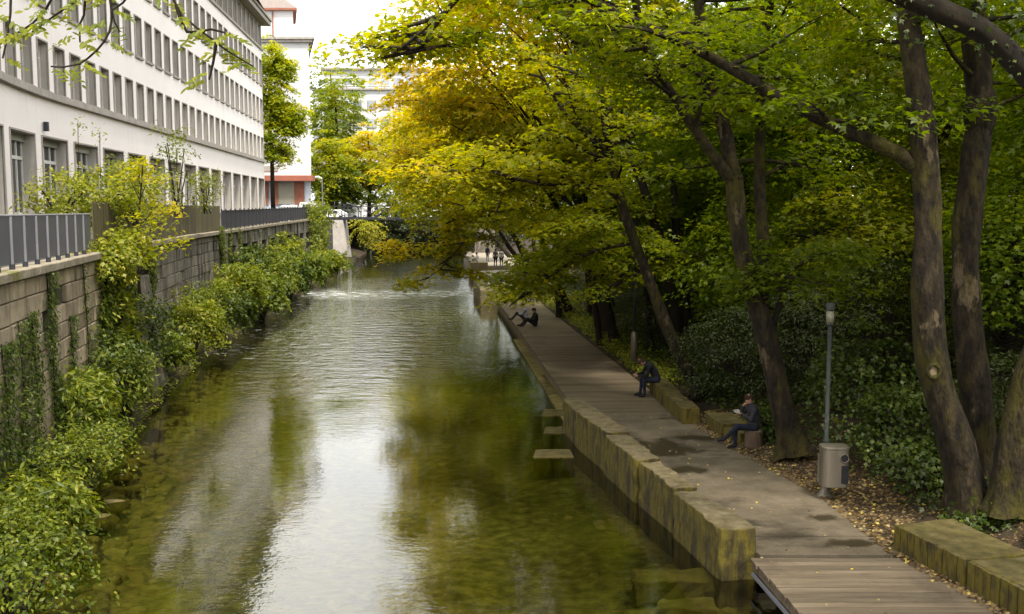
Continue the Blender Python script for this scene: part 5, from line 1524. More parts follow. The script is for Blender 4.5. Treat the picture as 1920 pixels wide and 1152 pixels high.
left = [ # px, py, Y, r, n, hue, leaf, label
    (25, 1090, 14.5, (1.0, 1.2, 1.1), 150, 0.55, 0.075, "leafy green shrub filling the bottom left corner"),
    (60, 960, 17.5, (1.1, 1.2, 0.9), 150, 0.62, 0.075, "pale green shrub spreading over the stones at lower left"),
    (110, 870, 20.5, (1.1, 1.2, 0.8), 120, 0.58, 0.075, "low shrub just above the lower left stones"),
    (150, 770, 24.0, (1.4, 1.6, 1.2), 200, 0.60, 0.085, "broad feathery shrub in front of the ashlar wall"),
    (195, 690, 28.0, (1.3, 1.6, 1.3), 180, 0.62, 0.09, "tall grey green shrub against the ashlar wall"),
    (240, 720, 28.5, (0.9, 1.2, 1.1), 120, 0.50, 0.09, "rounded shrub at the water right of the feathery one"),
    (318, 655, 36.5, (0.9, 1.4, 0.9), 110, 0.40, 0.10, "darker shrub at the foot of the ivy clad buttress"),
    (368, 610, 42.0, (1.3, 1.8, 1.5), 170, 0.66, 0.13, "bright round leaved shrub below the blackened wall"),
    (425, 590, 48.0, (1.2, 2.0, 1.2), 140, 0.50, 0.12, "olive shrub next to the bright one at the water"),
    (455, 540, 55.0, (1.8, 2.5, 1.8), 170, 0.56, 0.14, "large mixed shrub below the first niches"),
    (500, 555, 59.0, (1.3, 2.2, 1.4), 130, 0.44, 0.14, "dark shrub hanging over the water below the niches"),
    (520, 510, 66.0, (1.8, 3.0, 1.9), 150, 0.58, 0.16, "grey green shrub in the middle of the niche wall"),
    (552, 520, 72.0, (1.4, 2.6, 1.6), 130, 0.52, 0.17, "shrub leaning to the water beyond the grey green one"),
    (585, 500, 82.0, (1.6, 3.0, 2.0), 130, 0.48, 0.19, "shrub under the ivy column of the far wall"),
    (615, 495, 92.0, (1.6, 3.0, 1.6), 110, 0.56, 0.20, "low shrub near the bridge pier"),
    (640, 490, 104.0, (1.5, 3.0, 1.4), 90, 0.54, 0.22, "last low shrub before the bridge pier"),
    (270, 640, 33.0, (0.9, 1.4, 1.4), 110, 0.56, 0.09, "shrub between the tall grey green one and the buttress"),
    (215, 615, 29.5, (0.8, 1.2, 1.2), 90, 0.66, 0.09, "light tipped shrub under the heaped climber"),
    (175, 840, 22.5, (0.9, 1.2, 0.7), 80, 0.56, 0.08, "low shrub dipping into the water below the feathery one"),
    (400, 570, 46.0, (1.1, 1.8, 1.5), 110, 0.58, 0.11, "shrub standing against the blackened wall"),
    (478, 500, 61.0, (1.3, 2.2, 1.7), 110, 0.62, 0.14, "light shrub growing up into the first niches"),
    (545, 480, 76.0, (1.3, 2.6, 1.7), 100, 0.62, 0.17, "light shrub reaching the niches in the middle"),
    (10, 830, 19.5, (0.7, 1.6, 1.5), 110, 0.38, 0.075, "dark trailing growth at the foot of the wall on the left edge"),
]
for i, (px, py, Y, r, n, hue, leaf, lab) in enumerate(left):
    kind = (i*7+3) % 4 if Y > 24.5 else (0, 2)[i % 2]
    tp, lf, dh, m_ = (("oval", 1.25, -0.03, M_bush), ("maple", 1.9, 0.03, M_bush), ("needle", 2.3, -0.02, M_bush), ("maple", 1.5, -0.04, M_ivy))[kind]
    r = tuple(q*random.uniform(0.78, 0.98) for q in r)
    bush(lab, at(px-8, py+10, Y), r, int(n*(1.0 if kind != 2 else 0.8)), hue+dh-(0.12 if Y < 24.5 else 0.03), leaf*lf, 20, m_, tp, group=GB, sr=(0.18+leaf, 0.36+leaf*2), hvar=0.17, stems=9, shoots=16)
for i, (px, py, Y, r, n, hue, leaf, lab) in enumerate([]):
    bush(lab, at(px, py, Y), r, int(n*1.1), hue+0.10, leaf*1.45, 22, group=GB, sr=(0.20+leaf, 0.36+leaf*2), hvar=0.18)
# shrubs behind the fence in front of the building
GC = "garden shrubs behind the fences"
for (px, py, Y, r, n, hue, lab) in [(110, 385, 30, (1.2, 1.2, 0.75), 80, 0.80, "airy yellow green shrub behind the left part of the panel fence"),
                               (190, 372, 32, (1.4, 1.3, 1.1), 130, 0.78, "tall airy yellow green shrub behind the end of the panel fence"),
                               (255, 362, 34, (1.2, 1.3, 1.2), 110, 0.84, "golden tinged shrub behind the start of the wooden fence"),
                               (330, 330, 38, (0.8, 0.9, 1.8), 36, 0.72, "thin airy sapling before the middle ground floor windows"),
                               (385, 355, 48, (0.8, 0.8, 1.3), 40, 0.74, "small sapling before the far ground floor windows")]:
    c = at(px, py, Y)
    bush(lab, c, r, int(n*1.5), hue-0.12, 0.13, 15, group=GC, sr=(0.2, 0.5), hvar=0.10, name="garden_shrub", low=-0.9)
for (px, py, Y, lab) in [(146, 232, 31, "lone leafy shoot tip above the panel fence shrubs, left one"), (187, 248, 31, "lone leafy shoot tip above the panel fence shrubs, right one")]:
    c = at(px, py, Y); b = Vector((c.x+0.1, Y, 5.2))
    root = empty("leafy_shoot", b, lab, "shoot", GC)
    mb = MB(); mb.tube(smooth_path([b, b.lerp(c, 0.5)+Vector((-0.08, 0, 0)), c], 0.3), 0.012, 4, 0, False); mb.build("stem", M_bark_dark, root)
    cl = Cloud(); cl.spray(tuple(c), (0, -1, 0), 0.24, 26, 0.13, 0.62, 0.4, 0.12); cl.spray(tuple(c-Vector((0, 0, 0.35))), (0, -1, 0), 0.15, 5, 0.11, 0.7, 0.4, 0.12); cl.build("foliage", M_bush, root, "oval")
# small maple rooted in the wall where the two fences meet
Y = 30.5
m0 = at(262, 560, Y)
root, wood, cl = tree("small yellowing maple growing from the wall between the two fences", m0, [([m0, at(258, 470, Y), at(262, 380, Y), at(268, 310, Y)], 0.06, 0.02, 6)], name="young_maple")
for (px, py, s_, hue) in [(240, 330, .5, .72), (280, 330, .5, .8), (260, 300, .4, .78), (225, 385, .5, .60), (300, 380, .5, .74), (255, 410, .6, .66), (240, 440, .6, .62), (300, 435, .6, .68), (325, 450, .5, .7), (280, 470, .6, .62), (215, 430, .5, .6), (330, 400, .35, .78)]:
    p = at(px, py, Y+random.uniform(-0.5, 0.5))
    wood.tube([at(262, min(540, py+45), Y), p], [0.02, 0.005], 4, 0, False)
    for _ in range(3): cl.spray(tuple(p+Vector((random.gauss(0, .2), random.gauss(0, .3), random.gauss(0, .12)))), (random.gauss(0, 1), -0.5, 0.2), s_*0.9, 22, 0.16, hue-0.08, 0.5, 0.10)
finish(root, wood, cl, M_bark_dark)

# ivy on the walls
def wall_ivy(label, strips, hue=0.5, name="ivy", leaf=0.11, mat_=None):
    """strips: (y centre, half width, z bottom, z top, leaves)"""
    y0 = strips[0][0]
    p, t, nn = wall_frame(y0)
    root = empty(name, (p.x+nn.x*0.05, p.y, strips[0][2]), label, "ivy", "climbers on the left walls")
    cl, wood = Cloud(), MB()
    for (y, hw, z0, z1, n) in strips:
        if leaf < 0.1: hw, n = hw*1.5, int(n*1.7)
        ys = y+rng.normal(0, hw*0.55, n)
        zs = z0+(z1-z0)*rng.random(n)**0.9
        ys += np.sin(zs*2.1+y)*hw*0.5
        P_, N_, U_ = [], [], []
        for yy, zz in zip(ys, zs):
            q, tt, m_ = wall_frame(float(yy))
            d = random.uniform(0.03, 0.10+hw*0.22)
            P_.append((q.x+m_.x*d, q.y+m_.y*d, zz)); N_.append((m_.x+random.gauss(0, .35), m_.y+random.gauss(0, .35), 0.45+random.gauss(0, .3))); U_.append((random.gauss(0, .4), random.gauss(0, .5), -1))
        cl.raw(np.array(P_), np.array(N_), np.array(U_), leaf*rng.uniform(0.6, 1.3, n), hue+rng.normal(0, 0.17, n))
        q, tt, m_ = wall_frame(y)
        wood.tube(smooth_path([(q.x+m_.x*0.03, y, z0), (q.x+m_.x*0.03, y+0.1, (z0+z1)/2), (q.x+m_.x*0.03, y-0.05, z1)], 0.4), 0.015, 4, 0, False)
    wood.build("stem", M_bark_dark, root); cl.build("foliage", mat_ or M_ivy, root, "maple")
    return root
wall_ivy("thin trailing ivy strands hanging down the near ashlar wall", [(18.6, 0.35, 0.6, 4.0, 700), (19.8, 0.3, 0.6, 4.3, 600), (20.8, 0.25, 0.8, 4.4, 500), (22.3, 0.28, 0.8, 5.1, 800), (17.4, 0.4, 0.6, 3.6, 600), (24.4, 0.22, 1.0, 3.9, 350), (26.2, 0.12, 1.0, 5.1, 200), (16.2, 0.4, 0.6, 3.6, 500)], 0.48, leaf=0.085)
wall_ivy("thick ivy mass spilling over the wall between panel and board fence", [(29.0, 0.9, 2.6, 5.5, 2400), (30.6, 0.9, 2.0, 5.5, 2400), (32.0, 0.9, 2.6, 5.4, 2000), (36.5, 0.8, 1.0, 5.0, 1300)], 0.62, leaf=0.14)
cl = Cloud()
o = bush("bright climber heaped on the coping where the panel fence ends", (W(29)+0.2, 29.0, 5.0), (0.7, 1.7, 0.75), 110, 0.70, 0.13, 24, M_bush, "maple", "climber", "climbers on the left walls", low=-1.0, stems=2, cat="climber")
wall_ivy("ivy hanging over the coping before the first niche", [(56.5, 0.8, 3.2, 5.6, 700), (59.5, 0.5, 3.6, 5.4, 350), (63.0, 0.5, 3.0, 5.4, 350)], 0.66, leaf=0.15)
wall_ivy("sparse creeper on the pilasters of the niche wall", [(66.8, 0.3, 1.5, 4.8, 160), (71.2, 0.3, 1.5, 5.0, 160), (75.5, 0.3, 1.5, 4.6, 160), (84, 0.3, 1.5, 5.0, 160)], 0.6, leaf=0.15)
bush("tall ivy column climbing over the railing at the far end of the wall", (W(104)+0.6, 103, 3.6), (1.2, 3.0, 4.0), 230, 0.55, 0.24, 26, M_bush, "maple", "ivy_column", "climbers on the left walls", sr=(0.5, 0.9), low=-1, cat="ivy")
c = at(692, 440, 129)
bush("pale weeping shrub hanging below the footbridge", (c.x, 129, c.z), (1.9, 1.4, 2.0), 100, 0.90, 0.30, 22, M_bush, "oval", "weeping_shrub", sr=(0.5, 0.9), low=-1)

# ------------------------------------------------------------------ undergrowth on the right bank
def yew(label, c, r, n, hue=0.5):
    c = Vector(c)
    root = empty("yew_shrub", (c.x, c.y, c.z-r[2]*0.9), label, "shrub", "dark yews on the right bank")
    wood, cl = MB(), Cloud()
    b = Vector((c.x, c.y, c.z-r[2]*0.95))
    for k in range(n):
        a = random.uniform(0, 2*math.pi); u = random.random()**0.6; zz = random.uniform(-0.8, 1)
        hr = math.sqrt(max(0.05, 1-zz*zz*0.9))
        p = c+Vector((math.cos(a)*r[0]*u*hr, math.sin(a)*r[1]*u*hr, zz*r[2]))
        d = Vector((math.cos(a), math.sin(a), -0.15))
        cl.spray(tuple(p), tuple(d), random.uniform(0.35, 0.65), 46, 0.10, hue+random.gauss(0, 0.12)+0.1*zz, 0.35, 0.05, 0.14)
        if k % 6 == 0: wood.tube([b.lerp(c, 0.4), p], [0.03, 0.008], 4, 0, False)
    wood.build("stem", M_bark_dark, root); cl.build("foliage", M_yew, root, "needle")
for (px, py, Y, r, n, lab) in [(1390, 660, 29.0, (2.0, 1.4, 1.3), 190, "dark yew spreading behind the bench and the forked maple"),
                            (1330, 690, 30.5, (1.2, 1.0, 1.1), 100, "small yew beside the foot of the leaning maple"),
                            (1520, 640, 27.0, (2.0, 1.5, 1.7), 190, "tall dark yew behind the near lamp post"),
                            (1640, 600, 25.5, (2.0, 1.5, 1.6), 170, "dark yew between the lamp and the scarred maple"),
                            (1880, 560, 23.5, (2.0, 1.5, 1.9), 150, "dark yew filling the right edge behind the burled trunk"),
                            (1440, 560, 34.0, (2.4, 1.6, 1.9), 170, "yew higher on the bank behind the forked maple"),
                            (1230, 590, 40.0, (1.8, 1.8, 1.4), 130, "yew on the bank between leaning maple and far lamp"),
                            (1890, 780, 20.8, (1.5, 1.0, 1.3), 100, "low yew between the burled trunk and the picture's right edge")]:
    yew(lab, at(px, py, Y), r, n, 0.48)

for (px, py, Y, r, n, lab) in [(1690, 800, 21.5, (1.3, 1.0, 0.9), 90, "ivy mound right behind the litter bin"), (1640, 720, 23.5, (1.5, 1.1, 1.0), 100, "ivy mound higher behind the lamp post"), (1740, 880, 19.6, (0.8, 0.6, 0.5), 50, "small ivy patch at the foot of the scarred maple"), (1880, 985, 17.6, (0.8, 0.5, 0.25), 40, "ivy patch behind the ribbed bench at the right edge"), (1440, 800, 25.2, (0.5, 0.4, 0.35), 26, "ivy tuft between the log seat and the forked maple")]:
    bush(lab, at(px, py, Y), r, n, 0.5, 0.12, 26, M_ivy, "maple", "ivy_mound", "ivy mounds on the right bank", sr=(0.25, 0.5), low=-0.5, stems=3, cat="ivy")
def ground_cover(name, label, n, fn, leaf, hue, mat_, tpl="maple", hv=0.15, lift=0.10, tiltv=0.45):
    P_, N_ = [], []
    while len(P_) < n:
        q = fn()
        if q is None: continue
        P_.append((q[0], q[1], q[2]+random.uniform(0.01, lift))); N_.append((random.gauss(0, tiltv)-0.2, random.gauss(0, tiltv)-0.2, 1))
    a = rng.random(n)*2*np.pi
    U_ = np.stack([np.cos(a), np.sin(a), -0.2+0*a], 1)
    o = leaf_obj(name, np.array(P_), np.array(N_), U_, leaf*rng.uniform(0.6, 1.3, n), hue+rng.normal(0, hv, n), mat_, None, tpl, (0, 0, 0))
    return tag(o, label, name.replace("_", " "), kind="stuff")
def f_ivy():
    y = 12+60*random.random()**1.6
    d = (0.9+2.0*random.random() if y < 26.5 else 0.7+1.0*random.random()) + abs(random.gauss(0, 3.0))
    x = PR(y)+d
    if y < 27 and hsh(x*0.8, y*0.8) < -0.25 and d < 3: return None
    return (x, y, bank_z(x, y))
ground_cover("ground_ivy", "dark ivy covering the slope of the right bank", 34000, f_ivy, 0.12, 0.42, M_ivy, hv=0.2, lift=0.28)
def f_grass():
    y = 33+45*random.random()**1.3
    x = PR(y)+0.15+abs(random.gauss(0, 0.9))
    return (x, y, bank_z(x, y))
ground_cover("verge_herbs", "bright low herbs along the verge of the long boardwalk", 9000, f_grass, 0.13, 0.62, M_bush, "oval", lift=0.35)
def f_fallen():
    y = 13+16*random.random()
    d = abs(random.gauss(0, 1.5)) - 0.15
    x = PR(y)+d
    if d < 0.05:
        return (x, y, 0.505)
    return (x, y, bank_z(x, y))
ground_cover("fallen_leaves", "brown and tan fallen leaves on the soil beside the path", 9500, f_fallen, 0.085, 0.45, M_fallen, hv=0.26, lift=0.02, tiltv=0.2)
def f_fallen2():
    y = random.uniform(11, 29)
    x = random.uniform(BLK_IN(y) if y > 17 else LE_NEAR(y), PR(y))
    return (x, y, 0.503)
ground_cover("scattered_leaves", "few single leaves scattered over path and deck", 110, f_fallen2, 0.065, 0.68, M_fallen, hv=0.22, lift=0.012, tiltv=0.12)
def f_left():
    y = 12+90*random.random()**1.5
    t = random.random()
    x = W(y)+(E_(y)-W(y)+0.1)*t
    return (x, y, float(np.interp(t, [0, 0.5, 0.85, 1], [0.75, 0.45, 0.12, 0.03])))
ground_cover("bank_herbs", "low mixed herbs on the soil of the left bank", 14000, f_left, 0.11, 0.5, M_bush, "oval", lift=0.35)
# ------------------------------------------------------------------ lamps, litter bin, stump
M_pole = surf("grey_green_pole", [(0.3, (0.020, 0.024, 0.021)), (0.7, (0.038, 0.043, 0.038))], 2, 0.6, 0.1, 30, stain=((0.13, 0.12, 0.10), 6, 0.6, 0.7, (1, 1, 0.5)))
M_steel = surf("brushed_bin_steel", [(0.3, (0.15, 0.128, 0.098)), (0.7, (0.23, 0.20, 0.155))], 6, 0.45, 0.05, 60, (1, 1, 0.08), metal=0.5, stain=((0.16, 0.13, 0.10), 1.8, 0.55, 0.75, (1, 1, 0.4)))
M_lampglass, _n, _l, _o = new_mat("lamp_glass")
_b = _n.new("ShaderNodeBsdfPrincipled"); _b.inputs["Base Color"].default_value = (0.32, 0.30, 0.20, 1); _b.inputs["Roughness"].default_value = 0.25; _b.inputs["Transmission Weight"].default_value = 0.5
_l.new(_b.outputs["BSDF"], _o.inputs["Surface"])
lx, ly = 6.62, 20.6
lz = bank_z(lx+0.05, ly)-0.02
ztop = at(1556, 568, ly).z
lamp = empty("path_lamp", (lx, ly, lz), "slim grey path lamp with cylindrical head behind the litter bin", "lamp post")
MB().lathe((lx, ly, lz), [(0.20, 0), (0.19, 0.035), (0.12, 0.09), (0.075, 0.22), (0.07, 0.30)], 16).build("foot", M_steel, lamp, True)
MB().lathe((lx, ly, lz), [(0.062, 0.28), (0.062, 1.15), (0.072, 1.16), (0.072, 1.24), (0.048, 1.27), (0.044, ztop-lz-0.46)], 14).build("pole", M_pole, lamp, True)
MB().lathe((lx, ly, ztop-0.48), [(0.05, 0), (0.085, 0.02), (0.085, 0.05)], 14).build("lamp_base", M_pole, lamp, True)
MB().lathe((lx, ly, ztop-0.43), [(0.080, 0), (0.084, 0.10), (0.084, 0.27)], 14).build("lamp_glass", M_lampglass, lamp, True)
MB().lathe((lx, ly, ztop-0.16), [(0.095, 0), (0.097, 0.02), (0.095, 0.15), (0.04, 0.165)], 14).build("lamp_cap", M_pole, lamp, True)
# litter bin hung on the lamp post: a rounded six sided steel box with a round mouth
bc = at(1563, 874, ly-0.32)
z0, z1 = at(1563, 910, ly-0.32).z, at(1563, 838, ly-0.32).z
hz = z1-z0
bin_ = empty("litter_bin", (bc.x, bc.y, lz), "brushed steel litter bin with round mouth fixed to the path lamp", "litter bin")
prof = []
hw, hd = 0.275, 0.21
for cx, cy, a0 in ((hw-0.13, hd-0.13, 0), (-(hw-0.13), hd-0.13, 90), (-(hw-0.13), -(hd-0.13), 180), (hw-0.13, -(hd-0.13), 270)):
    for k in range(5):
        a = math.radians(a0+90*k/4)
        prof.append((bc.x+cx+0.13*math.cos(a), bc.y+cy+0.13*math.sin(a)))
MB().prism(prof, z0, z1-0.03).build("body", M_steel, bin_, bevel=0.01)
lidp = [(bc.x+(p[0]-bc.x)*1.04, bc.y+(p[1]-bc.y)*1.04) for p in prof]
MB().prism(lidp, z1-0.028, z1+0.03).build("lid", M_steel, bin_, bevel=0.012)
mx_, mz_ = bc.x+0.15, z0+hz*0.76
ring = [(mx_+0.085*math.cos(a), bc.y-hd-0.012, mz_+0.085*math.sin(a)) for a in np.linspace(0, 2*math.pi, 19)[:-1]]
MB().tube(ring+[ring[0]], 0.010, 6, 0, False).build("mouth_rim", M_steel, bin_, True)
MB().add([(q[0], bc.y-hd-0.006, q[2]) for q in ring]+[(q[0], bc.y-hd+0.02, q[2]) for q in ring], [tuple(range(18))[::-1]]).build("mouth", M_tyre, bin_)
MB().box((bc.x+0.17, bc.y-hd-0.004, z0+hz*0.34), (0.15, 0.006, hz*0.46)).build("vent_plate", M_tyre, bin_)
for zz in (z0+0.15, z1-0.18):
    MB().box(((bc.x+lx)/2-0.06, (bc.y+ly)/2+0.03, zz), (0.10, 0.36, 0.05), 0.0).build("bracket", M_steel, bin_)
MB().box((bc.x-hw-0.02, bc.y+0.05, (z0+z1)/2-0.05), (0.035, 0.06, hz*0.75)).build("hinge_rail", M_steel, bin_)
# far lamp
fx, fy = 4.62, 37.4
fz = bank_z(fx, fy)
fl = empty("path_lamp", (fx, fy, fz), "far path lamp with thick lower post at the edge of the long boardwalk", "lamp post")
MB().lathe((fx, fy, fz), [(0.125, -0.1), (0.125, 1.25), (0.10, 1.35), (0.085, 1.4)], 12).build("socket", M_steel, fl, True)
MB().lathe((fx, fy, fz), [(0.06, 1.3), (0.055, 3.6), (0.05, 5.2)], 10).build("pole", M_pole, fl, True)
MB().lathe((fx, fy, fz), [(0.06, 5.2), (0.11, 5.22), (0.11, 5.5), (0.12, 5.52), (0.11, 5.7), (0.03, 5.72)], 10).build("lamp_head", M_pole, fl, True)
# stump the second person sits on
st = at(1412, 842, 24.75)
stump = empty("log_seat", (st.x, 24.75, 0.5), "upright log seat under the person eating", "log")
sz = bank_z(st.x, 24.75)-0.03 if st.x > PR(24.75) else 0.495
MB().lathe((st.x, 24.75, sz), [(0.25, 0), (0.235, 0.08), (0.225, 0.25), (0.235, 0.42), (0.22, 0.45)], 12).build("log", surf("log_bark", [(0.3, (0.06, 0.038, 0.022)), (0.7, (0.15, 0.10, 0.065))], 4, 0.9, 0.6, 20, (1, 1, 0.2)), stump, True)
MB().lathe((st.x, 24.75, sz+0.448), [(0.215, 0), (0.205, 0.012)], 12).build("cut_top", M_scar, stump, True)

# ------------------------------------------------------------------ people: one continuous surface grown round the limbs
def surface_net(f, org, h):
    s = f < 0
    nx, ny, nz = f.shape
    c = np.zeros((nx-1, ny-1, nz-1), int)
    P_ = np.zeros((nx-1, ny-1, nz-1, 3)); cnt = np.zeros((nx-1, ny-1, nz-1))
    sl = lambda A_, o: A_[o[0]:o[0]+nx-1, o[1]:o[1]+ny-1, o[2]:o[2]+nz-1]
    for o in np.ndindex(2, 2, 2): c += sl(s, o)
    for ax in range(3):
        for o in np.ndindex(2, 2, 2):
            if o[ax]: continue
            o2 = list(o); o2[ax] = 1
            a, b = sl(f, o), sl(f, o2)
            cr = (a < 0) != (b < 0)
            t = np.where(cr, a/np.where(cr, a-b, 1), 0)
            e = np.array(o, float)
            for k in range(3): P_[..., k] += np.where(cr, e[k]+(t if k == ax else 0), 0)
            cnt += cr
    act = (c > 0) & (c < 8)
    idx = -np.ones(act.shape, int); idx[act] = np.arange(act.sum())
    ijk = np.argwhere(act)
    V = np.array(org)+h*(ijk+P_[act]/np.maximum(cnt[act], 1)[:, None])
    F = []
    for ax in range(3):
        u, v = (ax+1) % 3, (ax+2) % 3
        a = [slice(1, -1)]*3; a[ax] = slice(0, -1)
        b = list(a); b[ax] = slice(1, None)
        sa, sb = s[tuple(a)], s[tuple(b)]
        E = np.argwhere(sa != sb)
        inside = sa[sa != sb]
        base = E.copy(); base[:, u] += 1; base[:, v] += 1
        q = []
        for du, dv in ((-1, -1), (0, -1), (0, 0), (-1, 0)):
            g = base.copy(); g[:, u] += du; g[:, v] += dv
            q.append(idx[g[:, 0], g[:, 1], g[:, 2]])
        q = np.stack(q, 1)
        q[~inside] = q[~inside][:, ::-1]
        F.append(q)
    F = np.concatenate(F); F = F[(F >= 0).all(1)]
    return V, F
def limb_field(segs, h, k=0.03, pad=0.08):
    pts = np.array([p for s_ in segs for p in s_[:2]]); r = max(max(s_[2], s_[3]) for s_ in segs)
    lo, hi = pts.min(0)-r-pad, pts.max(0)+r+pad
    n = np.ceil((hi-lo)/h).astype(int)+1
    G = np.stack(np.meshgrid(*[lo[i]+h*np.arange(n[i]) for i in range(3)], indexing='ij'), -1)
    f = np.full(n, 1.0)
    for a, b, ra, rb, *_ in segs:
        a, b = np.array(a, float), np.array(b, float)
        m = max(ra, rb)+0.12
        i0 = np.maximum(0, np.floor((np.minimum(a, b)-m-lo)/h).astype(int)); i1 = np.minimum(n, np.ceil((np.maximum(a, b)+m-lo)/h).astype(int)+1)
        sl = tuple(slice(i0[q], i1[q]) for q in range(3))
        g = G[sl]
        ab = b-a; t = np.clip(((g-a) @ ab)/max(ab @ ab, 1e-9), 0, 1)
        d = np.linalg.norm(g-a-t[..., None]*ab, axis=-1)-(ra+(rb-ra)*t)
        w = f[sl]; hh = np.clip(0.5+0.5*(w-d)/k, 0, 1)
        f[sl] = w*(1-hh)+d*hh-k*hh*(1-hh)
    return f, lo
def seg_dist(c, a, b, ra, rb):
    a, b = np.array(a, float), np.array(b, float); ab = b-a
    t = np.clip(((c-a) @ ab)/max(ab @ ab, 1e-9), 0, 1)
    return np.linalg.norm(c-a-t[:, None]*ab, axis=1)-(ra+(rb-ra)*t)
M_cloth = {}
def cloth(name, c):
    if name not in M_cloth:
        M_cloth[name] = surf(name, [(0.3, tuple(q*0.75 for q in c)), (0.7, tuple(q*1.2 for q in c))], 5, 0.9, 0.25, 14)
    return M_cloth[name]
SKIN = cloth("skin", (0.36, 0.20, 0.13))
def person(label, loc, face, J, cols, h=0.025, fingers=False, scale=1.0, long_hair=False, coat=False):
    """J: joints in (forward, left, up); face: heading angle in the plan; cols: top, legs, shoe, hair colours"""
    fwd = Vector((math.cos(face), math.sin(face), 0)); left = Vector((-fwd.y, fwd.x, 0))
    def w(p): return tuple(fwd*(p[0]*scale)+left*(p[1]*scale)+Vector((0, 0, p[2]*scale)))
    root = empty("person", loc, label, "person")
    S = []
    def seg(a, b, ra, rb, m): S.append((w(a), w(b), ra*scale, rb*scale, m))
    pel, mid, ch, nk, hd = [np.array(J[k], float) for k in ("pelvis", "mid", "chest", "neck", "head")]
    seg(pel, mid, 0.145, 0.135, 0); seg(mid, ch, 0.135, 0.15, 0); seg(ch, nk, 0.12, 0.065, 0)
    seg(nk, nk*0.5+hd*0.5, 0.055, 0.055, 2)
    up = hd-nk; up /= np.linalg.norm(up)
    hf = np.array(J.get("look", (1, 0, -0.1)), float); hf /= np.linalg.norm(hf)
    hl = np.cross(up, hf); hl /= np.linalg.norm(hl)
    seg(hd-up*0.03, hd+up*0.05-hf*0.01, 0.082, 0.090, 2); seg(hd-up*0.07+hf*0.035, hd+hf*0.03, 0.052, 0.06, 2)
    seg(hd+hf*0.088-up*0.005, hd+hf*0.108-up*0.03, 0.012, 0.017, 2)
    for sgn in (-1, 1): seg(hd+hl*sgn*0.085-up*0.02, hd+hl*sgn*0.088+up*0.02, 0.016, 0.018, 2)
    for k, sgn in (("L", 1), ("R", -1)):
        sh, el, wr, ha = [np.array(J[q+k], float) for q in ("sh", "el", "wr", "ha")]
        seg(ch, sh, 0.10, 0.075, 0); seg(sh, el, 0.068, 0.052, 0); seg(el, wr, 0.052, 0.040, 0); seg(wr, wr*0.55+ha*0.45, 0.028, 0.034, 2)
        d = ha-wr; L = np.linalg.norm(d); d /= L
        s_ = np.cross(d, (0, 0, 1)); s_ = s_/max(np.linalg.norm(s_), 1e-6)
        n_ = np.cross(s_, d)
        if fingers:
            for i, fl_ in enumerate((0.070, 0.080, 0.076, 0.060)):
                o = (i-1.5)*0.021
                a = ha-d*0.02+s_*o; b = a+d*fl_*0.55-n_*0.012; e = b+d*fl_*0.35-n_*0.030
                seg(a, b, 0.0105, 0.0095, 2); seg(b, e, 0.0095, 0.008, 2)
            a = wr*0.6+ha*0.4+s_*0.03*sgn; b = a+s_*0.03*sgn+d*0.03-n_*0.01; seg(a, b, 0.012, 0.011, 2); seg(b, b+d*0.03-n_*0.015, 0.011, 0.009, 2)
        else: seg(wr*0.5+ha*0.5, ha+d*0.05, 0.036, 0.022, 2)
        hp, kn, an, to = [np.array(J[q+k], float) for q in ("hp", "kn", "an", "to")]
        seg(pel, hp, 0.12, 0.105, 1); seg(hp, kn, 0.098, 0.066, 1); seg(kn, an, 0.064, 0.045, 1)
        seg(an, an*0.7+to*0.3+np.array((0, 0, -0.02)), 0.046, 0.046, 3); seg(an*0.6+to*0.4, to, 0.045, 0.036, 3)
    f, lo = limb_field(S, h)
    V, F = surface_net(f, lo, h)
    C = V[F].mean(1)
    D = np.stack([seg_dist(C, *s_[:4])-(0.012 if (s_[4] == 0 and coat) else 0) for s_ in S], 1)
    mi = np.array([s_[4] for s_ in S])[D.argmin(1)]
    me = bpy.data.meshes.new("body")
    me.from_pydata(V.tolist(), [], F.tolist())
    for m_ in (cols[0], cols[1], SKIN, cols[2]): me.materials.append(m_)
    me.polygons.foreach_set("material_index", mi.astype(np.int32)); me.polygons.foreach_set("use_smooth", [True]*len(F)); me.update()
    link("body", me, root)
    H = []
    def hs(a, b, ra, rb): H.append((w(a), w(b), ra*scale, rb*scale))
    hs(hd+up*0.045-hf*0.03, hd+up*0.055+hf*0.012, 0.094, 0.086); hs(hd+up*0.02-hf*0.05, hd-up*0.05-hf*0.055, 0.075, 0.05)
    for sgn in (-1, 1): hs(hd+up*0.04+hl*sgn*0.05, hd-up*0.02+hl*sgn*0.075-hf*0.03, 0.05, 0.03)
    if long_hair: hs(hd-up*0.02-hf*0.07, hd-up*0.26-hf*0.10, 0.07, 0.05)
    f, lo = limb_field(H, max(0.015, h*0.7))
    V, F = surface_net(f, lo, max(0.015, h*0.7))
    me = bpy.data.meshes.new("hair"); me.from_pydata(V.tolist(), [], F.tolist()); me.materials.append(cols[3]); me.polygons.foreach_set("use_smooth", [True]*len(F)); me.update()
    link("hair", me, root)
    if fingers:
        for sgn in (-1, 1):
            e = w(hd+hf*0.082+hl*sgn*0.032+up*0.012)
            me = MB().lathe(e, [(0.003, -0.010), (0.010, -0.006), (0.012, 0), (0.010, 0.006), (0.003, 0.010)], 8).mesh("eye", M_tyre)
            link("eye", me, root)
        e0, e1 = w(hd+hf*0.083+hl*0.022-up*0.062), w(hd+hf*0.083-hl*0.022-up*0.062)
        me = MB().tube([e0, e1], 0.006, 6).mesh("mouth", cloth("lips", (0.22, 0.08, 0.06))); link("mouth", me, root)
    return root, w
BLACK, NAVY, DENIM = cloth("black_jacket", (0.012, 0.012, 0.015)), cloth("navy_denim", (0.013, 0.016, 0.028)), cloth("blue_denim", (0.05, 0.065, 0.11))
